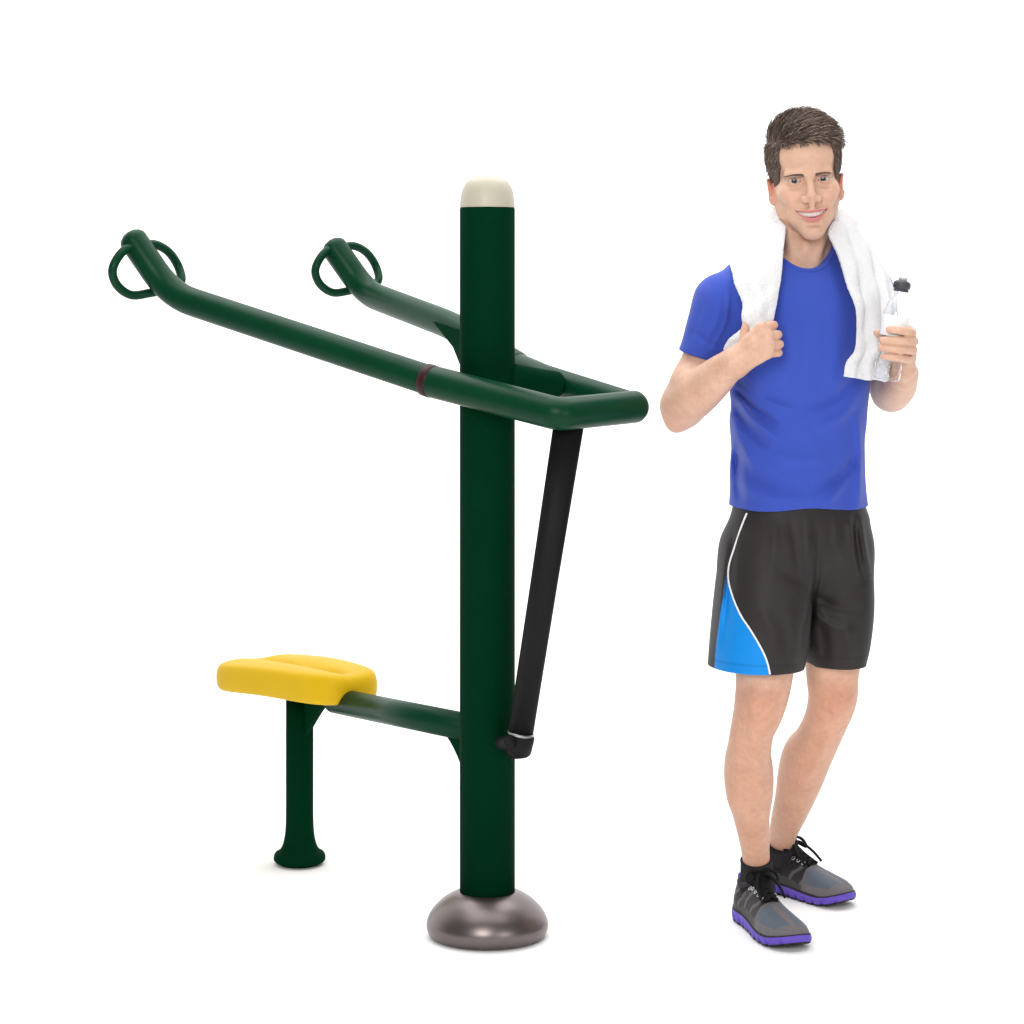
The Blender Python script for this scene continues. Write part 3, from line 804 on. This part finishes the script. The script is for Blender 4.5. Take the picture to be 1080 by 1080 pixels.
def ripple(X, cur):
    n = np.sin(X[..., 0] * 41 + 3 * np.sin(X[..., 2] * 17)) * np.sin(X[..., 2] * 33 + 2 * np.sin(X[..., 0] * 23 + X[..., 1] * 19))
    low = sstep(1.16, .96, X[..., 2])
    hemw = np.sin(X[..., 0] * 62 + X[..., 1] * 45 + 1.5 * np.sin(X[..., 2] * 24))
    return (cur + .0011 * n + .0018 * low * hemw).astype(np.float32)
TS.raw(ripple, P(690, 560, -.25), P(960, 250, .25), 0, 'f')
TS.chain(nk, [.060, .064, .070], .004, op='s')
zh = P(842, 538, -.11)[2]
hemc = np.array([P(842, 538, 0)[0], 0, zh - .15])
def hem_fn(X):
    zc = zh + .0035 * np.sin(X[..., 0] * 30 + 1) - .0
    return np.maximum(X[..., 2] - zc, -9)
TS.raw(hem_fn, hemc - np.array([.35, .35, .15]), hemc + np.array([.35, .35, .15]), .003, 's')
ts_me, tV, tI = TS.mesh(.0024, 't_shirt'); tV = relax(ts_me, tV, tI, 1, .4)
M['shirt'] = mat('blue_cotton', (.040, .078, .42), .85, .12, vary=.05, vscale=30, bump=('noise', 900, .25, .0006), sheen=.15)
shirt = link('t_shirt', ts_me, M['shirt'], person)
tree_ts = BVHTree.FromPolygons([tuple(p) for p in tV], [tuple(q_) for q_ in tI.tolist()])
# collar band round the neckline
cc = nk[0]; pts = []
def collar_pts(dr):
    out = []
    for k in range(44):
        a = 2 * math.pi * k / 44; dirv = Vector((math.cos(a), math.sin(a), 0))
        lo_z, hi_z = P(0, 300, 0)[2], P(0, 232, 0)[2]
        best = None
        for zz in np.linspace(hi_z, lo_z, 60):
            o = Vector((cc[0], cc[1] + .045, zz)) + dirv * .3; h = tree_ts.ray_cast(o, -dirv, .30 - .035)
            if h[0] is not None: best = h[0]; break
        if best is not None: out.append(np.array(best) + np.array([dirv.x, dirv.y, 0]) * dr)
    return out
cp = np.array(collar_pts(0.0015))
for _ in range(3): cp = .5 * cp + .25 * (np.roll(cp, 1, 0) + np.roll(cp, -1, 0))
tube_obj('collar', catmull(cp, 3, True) + np.array([0, 0, -.004]), .0052, M['shirt'], shirt, 10, closed=True)
# ---- shorts
RT = dense([(540, 815, 26, .075, -.01), (566, 809.5, 43, .110, -.025), (600, 809.5, 50, .115, -.035), (640, 806, 51, .120, -.045), (680, 800.5, 49.5, .120, -.05), (703, 797, 48, .118, -.05)])
LT = dense([(540, 872, 22, .070, .02), (566, 880, 34, .102, .045), (600, 880, 37, .110, .048), (640, 878.5, 39.5, .114, .048), (676, 876.5, 38, .110, .05), (699, 876, 33, .106, .055)])
PT = dense([(522, 843, 66, .108, .0), (536, 843, 70, .113, .0), (550, 843.5, 73.5, .117, .0), (575, 841, 74.5, .119, .0), (598, 841, 73, .104, .005), (616, 846, 62, .078, .015), (632, 852, 40, .045, .03)])
SH = SDF()
for tb, k in ((PT, 0), (RT, .04), (LT, .035)):
    fn, lo, hi = loft_fn(tb, .0, n=2.3); SH.raw(fn, lo, hi, k)
for path, Y, w, d in (
    ([(861, 560), (862, 600), (860, 640), (856, 672)], -.10, .009, .007), ([(864, 610), (852, 650), (846, 684)], -.11, .009, .005), ([(860, 628), (880, 640), (905, 642)], -.06, .010, .005), ([(858, 640), (872, 658), (900, 668)], -.06, .009, -.004),
    ([(852, 545), (853, 585), (858, 620)], -.12, .008, -.004), ([(893, 545), (896, 575), (903, 610)], -.045, .008, -.006), ([(904, 543), (908, 575), (915, 605)], -.01, .008, -.006), ([(899, 543), (902, 575), (909, 612)], -.03, .007, .006),
    ([(880, 545), (880, 570), (884, 590)], -.07, .007, -.004), ([(815, 545), (817, 570), (812, 610)], -.135, .010, -.003), ([(834, 545), (838, 575), (842, 610)], -.13, .009, .003),
    ([(775, 560), (768, 610), (764, 660)], -.08, .008, .004), ([(765, 570), (758, 630), (753, 685)], -.02, .009, -.005), ([(830, 640), (836, 670), (836, 700)], -.13, .014, -.004), ([(820, 600), (846, 616), (858, 634)], -.13, .012, .003),
    ([(800, 640), (815, 668), (818, 705)], -.15, .016, -.004), ([(890, 650), (896, 680), (896, 702)], -.05, .012, -.004), ([(868, 660), (872, 685), (872, 702)], -.07, .010, .004)):
    SH.crease(onfront(path, Y), w, d * 1.25)
for ch, tb in ((RL, RT), (LL, LT)):
    SH.chain([c[0] for c in ch[2:4]], [c[1] for c in ch[2:4]], .004, op='s', off=.010)
sh_me, sV, sI = SH.mesh(.0026, 'shorts'); sV = relax(sh_me, sV, sI, 1, .4)
tree_sh = BVHTree.FromPolygons([tuple(p) for p in sV], [tuple(q_) for q_ in sI.tolist()])
pip_px = [(788, 541), (782, 556), (775, 577), (769.5, 595), (768.5, 610), (772, 626), (781, 648), (792, 665), (803, 684), (809, 698), (812, 711)]
blue_l = [(767.5, 607), (763, 630), (758, 660), (754, 694)]
ph = [h for h in (ray_to(tree_sh, *p) for p in pip_px) if h is not None]; bl = [h for h in (ray_to(tree_sh, *p) for p in blue_l) if h is not None]
rt = np.array(sorted(RT, key=lambda r: r[0]))
def leg_ang(X):
    cx, cy = np.interp(X[..., 2], rt[:, 0], rt[:, 1]), np.interp(X[..., 2], rt[:, 0], rt[:, 2])
    return np.arctan2(-(X[..., 1] - cy), X[..., 0] - cx)      # pi = his side, pi/2 = front
def curve(hits):
    h = np.array(hits); o = np.argsort(h[:, 2]); return h[o, 2], leg_ang(h)[o] % (2 * math.pi)
zp, ap = curve(ph); zp = np.append(zp[0] - .03, zp); ap = np.append(ap[0] - .03 * (ap[1] - ap[0]) / (zp[2] - zp[1]), ap); zb, ab = curve(bl)
sa = leg_ang(sV) % (2 * math.pi)
blue = (sstep(.012, -.012, np.interp(sV[:, 2], zp, ap) - sa) * sstep(-.012, .012, np.interp(sV[:, 2], zb, ab) - sa) * (sV[:, 2] < zb.max() + .004) * (sV[:, 0] < P(830, 640, -.1)[0]))[:, None]
hemz = np.exp(-((sV[:, 2] - (sV[:, 2].min() + .028)) / .0016) ** 2)[:, None]
sc_ = np.array([.0235, .0195, .0200]) * (1 - blue) + np.array([.002, .225, .66]) * blue
set_color(sh_me, sc_ * (1 - .35 * hemz))
M['shorts'] = mat('shorts_polyester', (.03, .026, .027), .55, .22, attr='Col', bump=('noise', 700, .15, .0006), vary=.08, vscale=25)
shorts = link('shorts', sh_me, M['shorts'], person)
cen = np.array([np.interp(np.array(ph)[:, 2], rt[:, 0], rt[:, 1]), np.interp(np.array(ph)[:, 2], rt[:, 0], rt[:, 2]), np.array(ph)[:, 2]]).T
pd = np.array(ph) - cen; pd /= np.linalg.norm(pd, axis=1)[:, None]
M['white'] = mat('white_piping', (.8, .8, .8), .6, .2)
tube_obj('piping', catmull(np.array(ph) + pd * .0008, 6), .0021, M['white'], shorts, 8)

# ---- socks and shoes
M['sock'] = mat('charcoal_sock', (.030, .028, .030), .9, .05, bump=('wave', 160, .4, .001), vary=.2, vscale=40)
def sock(ch, topi, f_):
    a = np.array(ch[topi][0]); e_ = np.array(ch[-1][0]); K = []
    top = a + (e_ - a) * f_
    pts = [top, top + (e_ - top) * .5, e_, np.array([e_[0], e_[1], .05])]
    r0 = ch[topi][1] + (ch[-1][1] - ch[topi][1]) * f_
    b = MB(); b.add(*tube(catmull(pts, 5), [r0 + .0042 + .0016 * max(0, 1 - i / 1.6) + .0005 * i for i in range(16)], 30)); o = b.build('sock', M['sock'], person)
    return o
sock(RL, -2, .02); sock(LL, -3, .35)

M['purple'] = mat('purple_foam', (.120, .070, .45), .6, .25, vary=.08, vscale=40); M['outsole'] = mat('dark_outsole', (.02, .02, .022), .7, .2)
M['upper'] = mat('shoe_upper', (.1, .1, .1), .62, .25, attr='Col', bump=('voronoi', 330, .5, .0012)); M['lace'] = mat('black_lace', (.009, .009, .010), .7, .15, bump=('wave', 500, .4, .0006))
M['eyelet'] = mat('silver_eyelet', (.6, .6, .62), .4, .5, metal=.6); M['lining'] = mat('shoe_lining', (.05, .045, .05), .9, .05)
def shoe(heel, fwd, L, side, ank):
    f3 = np.array([fwd[0], fwd[1], 0]) / math.hypot(*fwd); s3 = np.array([-f3[1], f3[0], 0])   # s3: his left
    def W(u, s_, z): return np.array([heel[0], heel[1], 0]) + f3 * u * L + s3 * s_ + np.array([0, 0, z])
    us = np.array([0, .03, .08, .15, .3, .45, .6, .7, .8, .88, .94, .98, 1.0]); ws = np.array([.010, .022, .0305, .0345, .0345, .037, .0445, .0475, .0485, .0462, .0385, .0245, .007])
    wid = lambda u: np.interp(u, us, ws)
    mid = lambda u: side * .006 * math.sin(math.pi * min(max((u - .25) / .75, 0), 1))            # banana curve of the last
    spring = lambda u: .016 * max(0, (u - .72) / .28) ** 2 + .004 * max(0, (.1 - u) / .1)
    uu = np.concatenate([np.linspace(0, .06, 6, endpoint=False), np.linspace(.06, .9, 60, endpoint=False), np.linspace(.9, 1, 10)])
    def slab(rows, notch):
        """rows: (z offset, width factor, extra) from the ground up; outline swept round the foot"""
        ring = []
        for sg in (1, -1):
            for u in (uu if sg == 1 else uu[::-1]): ring.append((u, sg))
        v = []; f = []; n = len(ring)
        for (zf, wx, cutz) in rows:
            for (u, sg) in ring:
                hgt = .030 - .008 * sstep(.2, .8, u)
                nt__ = 0
                if notch and zf < .62:
                    ph_ = (u * 10.0) % 1; nt__ = .0100 * math.exp(-((ph_ - .5) / .09) ** 2) * (1 if .03 < u < .97 else 0)
                uo = u + (wx / L) * (2 * u - 1) * (1 if (u < .05 or u > .95) else 0)
                v.append(W(uo, mid(u) + sg * (wid(u) + wx - nt__), spring(u) + zf * hgt + cutz))
        for i in range(len(rows) - 1):
            for k in range(n): f.append((i * n + k, i * n + (k + 1) % n, (i + 1) * n + (k + 1) % n, (i + 1) * n + k))
        f.append(tuple(range(n - 1, -1, -1))); f.append(tuple((len(rows) - 1) * n + k for k in range(n)))
        return v, f
    # upper: arched sections from the sole edge over the foot
    top = lambda u: np.interp(u, [0, .04, .12, .22, .31, .38, .46, .56, .66, .76, .86, .93, .97, 1.0], [.078, .092, .088, .084, .100, .106, .096, .083, .073, .066, .060, .053, .045, .034])
    nu, na = 150, 71; v = []; f = []; C = []
    for i in range(nu):
        u = i / (nu - 1); zb_ = spring(u) + (.030 - .008 * sstep(.2, .8, u)) * .80; ht = top(u) - zb_
        w_ = wid(u) * 1.0 + .0005; narrow = np.interp(u, [0, .15, .30, .38, .5, .7, 1], [.85, .92, .85, .60, .58, .80, .8])
        for k in range(na):
            a = math.pi * k / (na - 1); c, s_ = math.cos(a), math.sin(a)
            px_ = (abs(c) ** .75) * (1 if c > 0 else -1); pz = s_ ** .62 if s_ > 1e-6 else 0
            ss = w_ * px_ * (1 - (1 - narrow) * pz * .55)
            col = np.array([.070, .066, .068])
            sidepos = abs(k / (na - 1) - .5) * 2            # 0 on top, 1 at the sole
            if u > .60:                                     # blue-grey mesh toe with smooth overlays
                col = np.array([.090, .110, .145])
                if u > .885 + .05 * (1 - sidepos) or sidepos > .80 - .1 * sstep(.7, .9, u) or abs(sidepos - .18 - .55 * (u - .6)) < .0: col = np.array([.135, .125, .135])
                if abs(k / (na - 1) - .5) < .035: col = np.array([.14, .128, .135])
                if u < .635: col = np.array([.12, .11, .115])
            else:
                fr_ = (u * 7.5 + sidepos * 1.1 + .12 * math.sin(sidepos * 9)) % 1; col = np.array([.020, .018, .020]) if abs(fr_ - .5) > .13 else np.array([.085, .078, .083])
                if abs(fr_ - .5) < .03: col = np.array([.13, .12, .125])
                if sidepos > .9: col = np.array([.05, .046, .048])
                if u < .09: col = np.array([.18, .175, .185]) if sidepos > .35 else np.array([.06, .055, .06])
                if sidepos < .36 and u > .33: col = np.array([.014, .013, .014])
            bumpz = .0012 * math.sin(u * 34 + sidepos * 5 + math.sin(sidepos * 9)) * (u < .6) * (.1 < sidepos < .95)
            v.append(W(u + (.004 if u > .99 else 0), mid(u) + ss * (1 + bumpz * 8), zb_ + ht * pz)); C.append(col)
    for i in range(nu - 1):
        for k in range(na - 1):
            f.append((i * na + k, (i + 1) * na + k, (i + 1) * na + k + 1, i * na + k + 1))
    f.append(tuple(range(na))); f.append(tuple((nu - 1) * na + k for k in range(na - 1, -1, -1)))
    me = pymesh('shoe', v, f); set_color(me, np.array(C)); up = link('shoe', me, M['upper'], person)
    b = MB(); b.add(*slab([(.20, -.0005, 0), (.24, .003, 0), (.45, .0042, 0), (.66, .0042, 0), (.88, .0030, 0), (1.0, .0010, 0)], True)); b.build('midsole', M['purple'], up)
    b = MB(); b.add(*slab([(.0, -.004, .0005), (.10, .0018, 0), (.22, .0026, 0)], True)); b.build('outsole', M['outsole'], up)
    b = MB(); b.add(*slab([(.92, .0022, 0), (.99, .0026, 0), (1.04, .0020, 0)], False)); b.build('rand', M['outsole'], up)
    # padded collar, tongue
    ring = []
    for k in range(36):
        a = 2 * math.pi * k / 36; uu_ = .200 + .135 * math.cos(a); ring.append(W(uu_, mid(uu_) + .0250 * math.sin(a), np.interp(uu_, [.02, .1, .2, .33], [.094, .092, .088, .104])))
    tube_obj('collar', ring, .0068, M['lining'], up, 12, closed=True)
    tv = [W(.55, mid(.5), .083), W(.45, mid(.4), .101), W(.37, mid(.3), .114), W(.315, mid(.3), .128)]
    b = MB(); b.add(*tube(catmull(tv, 5), [.014, .015, .016, .017, .018, .0185, .019, .0195, .020, .0205, .021, .021, .021, .021, .020, .018], 20, flat=.28)); b.build('tongue', M['lace'], up)
    tab_ = [W(-.012, 0, .072), W(-.022, 0, .084), W(-.012, 0, .097)]
    tube_obj('heel_tab', tab_, .0065, M['purple'], up, 10, dome=.6)
    # laces: criss-cross with a bow; eyelets
    def surf(u, s_):
        zb_ = spring(u) + (.030 - .008 * sstep(.2, .8, u)) * .8; r_ = min(abs(s_) / wid(u), .95)
        return W(u, mid(u) + s_, zb_ + (top(u) - zb_) * (1 - r_ ** 2.4) ** .5 + .0045)
    rows_ = [.35, .40, .45, .50, .55, .595]; lb = MB()
    for i, u in enumerate(rows_):
        h_ = .019 - .001 * i
        for sg in (-1, 1):
            if i < len(rows_) - 1:
                pts = [surf(u, sg * h_), surf((u + rows_[i + 1]) / 2, 0) + np.array([0, 0, .004]), surf(rows_[i + 1], -sg * h_)]
                lb.add(*tube(catmull(pts, 5), .0038, 8))
            e_ = surf(u, sg * (h_ + .0035)); b = MB(); nrm = s3 * sg * .55 + np.array([0, 0, 1])
            if i < 5:
                ct = catmull([e_ + f3 * .0042 * math.cos(t) + s3 * sg * .0042 * math.sin(t) * .8 - np.array([0, 0, .0032 * math.sin(t)]) for t in np.linspace(0, 2 * math.pi, 9)[:-1]], 2, True)
                b.add(*tube(ct, .0011, 6, closed=True)); b.build('eyelet', M['eyelet'], up)
    k0 = surf(.345, 0) + np.array([0, 0, .012])
    for sg in (-1, 1):
        lp = [k0, k0 + s3 * sg * .018 + f3 * .004 + np.array([0, 0, .012]), k0 + s3 * sg * .036 + f3 * .010 + np.array([0, 0, .004]), k0 + s3 * sg * .034 + f3 * .022 + np.array([0, 0, -.010]), k0 + s3 * sg * .015 + f3 * .010 + np.array([0, 0, .001]), k0]
        lb.add(*tube(catmull(lp, 6), .0036, 8))
        tl = [k0, k0 + s3 * sg * .014 + f3 * .022 + np.array([0, 0, .004]), k0 + s3 * sg * .026 + f3 * .05 + np.array([0, 0, -.014]), k0 + s3 * sg * .029 + f3 * .075 + np.array([0, 0, -.034])]
        lb.add(*tube(catmull(tl, 6), .0033, 8))
    lb.add(*tube([k0 - s3 * .007, k0, k0 + s3 * .007], .006, 10, dome=.6))
    lb.build('laces', M['lace'], up)
    return up
FRS = np.array([.305, -.952])
shoe((P(782, 960, .17)[0], .168), FRS, .310, -1, None)
shoe((.590, .458), FL, .283, 1, None)

# ================================================================== towel
stn = [  # inner edge (px, py, Y), outer edge
    ((797, 376, -.180), (764, 369, -.150)), ((803, 364, -.185), (770, 358, -.165)), ((810, 350, -.195), (784, 346, -.185)), ((815, 335, -.19), (783, 334, -.19)), ((819, 316, -.175), (784, 320, -.17)), ((823.5, 292, -.155), (775, 298, -.13)),
    ((826.5, 264, -.118), (771, 277, -.06)), ((829, 242, -.07), (784, 254, .03)), ((829, 224, -.01), (802, 238, .10)), ((836, 227, .075), (821, 243, .165)), ((850, 226, .10), (850, 244, .19)),
    ((864, 226, .075), (880, 240, .17)), ((869, 226, -.03), (896, 238, .11)), ((872, 243, -.07), (910, 253, .06)), ((884, 270, -.10), (928, 278, .01)), ((893, 302, -.13), (940, 303, -.03)),
    ((902, 325, -.145), (945, 328, -.07)), ((903, 352, -.145), (946, 350, -.09)), ((901, 371, -.15), (947, 372, -.10)), ((892, 383, -.158), (948, 388, -.115)), ((890, 397, -.155), (946, 402, -.115))]
Aa = catmull([P(*a) for a, b_ in stn], 8); Bb = catmull([P(*b_) for a, b_ in stn], 8)
ns = len(Aa); ntw = 34; TW = np.zeros((ns, ntw, 3))
ctr = np.array([P(848, 300, .04)[0], .04, 0])
for i in range(ns):
    s_ = i / (ns - 1); T = Aa[min(i + 1, ns - 1)] + Bb[min(i + 1, ns - 1)] - Aa[max(i - 1, 0)] - Bb[max(i - 1, 0)]; T /= np.linalg.norm(T)
    A_ = Bb[i] - Aa[i]; N_ = np.cross(A_, T); N_ /= np.linalg.norm(N_) + 1e-9
    out = (Aa[i] + Bb[i]) / 2 - np.array([ctr[0], ctr[1], P(0, 300, 0)[2] - .05]); 
    if N_ @ out < 0: N_ = -N_
    right = sstep(.50, .62, s_)
    for j in range(ntw):
        t = j / (ntw - 1)
        bul = .020 * math.sin(math.pi * t) ** .8
        fold = (.0022 + .0050 * right) * math.sin(t * (13 + 9 * right) + 1.3 * math.sin(s_ * 17) + 1.2 * s_ * 6) + (.0030 * right) * math.sin(t * 31 + s_ * 22 + 2) + .002 * math.sin(s_ * 95 + t * 9)
        edge = min(1, 6 * t * (1 - t))
        TW[i, j] = Aa[i] + A_ * t + N_ * (bul + fold * edge)
allV = np.concatenate([BV[::1], tV]); 
Bt = [tree, tree_ts]
flat = TW.reshape(-1, 3)
for it in range(3):
    for p_i in range(len(flat)):
        p = Vector(flat[p_i])
        for tr_ in Bt:
            h = tr_.find_nearest(p, .05)
            if h[0] is None: continue
            n_ = h[1]; sd = (p - h[0]).dot(n_)
            inhand = tr_ is tree and h[0].y < -.175 and h[0].z < 1.39
            if inhand or (tr_ is tree and h[0].z > 1.588) or (tr_ is tree and h[0].x > .775 and h[0].z < 1.34): continue
            if sd < .008:
                p = p + n_ * (.008 - sd)
        flat[p_i] = p
    TW = flat.reshape(ns, ntw, 3); T2 = TW.copy(); T2[1:-1, 1:-1] = .6 * TW[1:-1, 1:-1] + .1 * (TW[:-2, 1:-1] + TW[2:, 1:-1] + TW[1:-1, :-2] + TW[1:-1, 2:])
    TW = T2 if it < 2 else TW; flat = TW.reshape(-1, 3)
v = [tuple(p) for p in flat]; f = [(i * ntw + j, i * ntw + j + 1, (i + 1) * ntw + j + 1, (i + 1) * ntw + j) for i in range(ns - 1) for j in range(ntw - 1)]
me = pymesh('towel', v, f)
M['terry'] = mat('white_terry', (.72, .72, .735), .95, .02, bump=('voronoi', 420, .6, .002), vary=.03, vscale=60, sheen=.2)
tw = link('towel', me, M['terry'])
md = tw.modifiers.new('thick', 'SOLIDIFY'); md.thickness = .009; md.offset = 0
md = tw.modifiers.new('sub', 'SUBSURF'); md.levels = 1; md.render_levels = 2
tx = bpy.data.textures.new('terry_pile', 'CLOUDS'); tx.noise_scale = .006
md = tw.modifiers.new('pile', 'DISPLACE'); md.texture = tx; md.strength = .0022; md.mid_level = .5
tag(tw, 'white terry towel draped round the neck of the man in blue', 'towel')

# ================================================================== water bottle
ax = (BT - BB); Lb = np.linalg.norm(ax); ax /= Lb
def bl_prof(k): return [(r * 1.0, z) for r, z in k]
outer = [(0, .002), (.020, .0), (.0265, .003), (.0285, .009), (.0285, .018), (.0268, .022), (.0285, .026), (.0288, .034), (.0268, .039), (.0288, .044), (.0288, .060), (.0272, .068), (.0272, .085), (.0288, .092), (.0290, .120), (.0288, .138), (.027, .150), (.0225, .164), (.0165, .175), (.0135, .183), (.0130, .192)]
Mb = bpy.data.materials.new('clear_plastic'); Mb.use_nodes = True
bs = Mb.node_tree.nodes['Principled BSDF']; bs.inputs['Base Color'].default_value = (.97, .98, 1, 1); bs.inputs['Roughness'].default_value = .04
bs.inputs['Transmission Weight'].default_value = 1.0; bs.inputs['IOR'].default_value = 1.22
bt = bpy.data.objects.new('water_bottle', None); COL.objects.link(bt); bt.location = Vector(BB)
tag(bt, 'clear plastic water bottle with dark cap and white label held in raised hand', 'bottle')
prof = [outer[0]] + smooth_prof(outer[1:], 4)
b = MB(); b.add(*lathe(prof + [(r - .0012, z) for r, z in prof[::-1] if r > .002], BB, 40, axis=ax)); b.build('bottle_body', Mb, bt)
M['label'] = mat('white_label', (.82, .83, .84), .35, .4); M['cap'] = mat('dark_cap', (.045, .045, .055), .4, .4); M['clearcap'] = mat('grey_spout', (.42, .44, .47), .3, .5)
v, f = lathe([(.0293, .094), (.0296, .095), (.0296, .137), (.0293, .138)], BB, 48, axis=ax)
b = MB(); b.add(v, f); b.build('label', M['label'], bt)
cz = BB + ax * .190
b = MB(); b.add(*lathe([(0, 0), (.0155, 0), (.0162, .001), (.0162, .004), (.0150, .0048), (.0155, .006), (.0185, .008), (.0188, .017), (.0165, .021), (.012, .0235), (0, .0235)], cz, 40, axis=ax)); cp_ = b.build('cap', M['cap'], bt)
b = MB(); b.add(*lathe([(0, .0225), (.0095, .0225), (.0095, .029), (.0085, .0305), (0, .0305)], cz, 32, axis=ax)); b.build('spout', M['clearcap'], cp_)
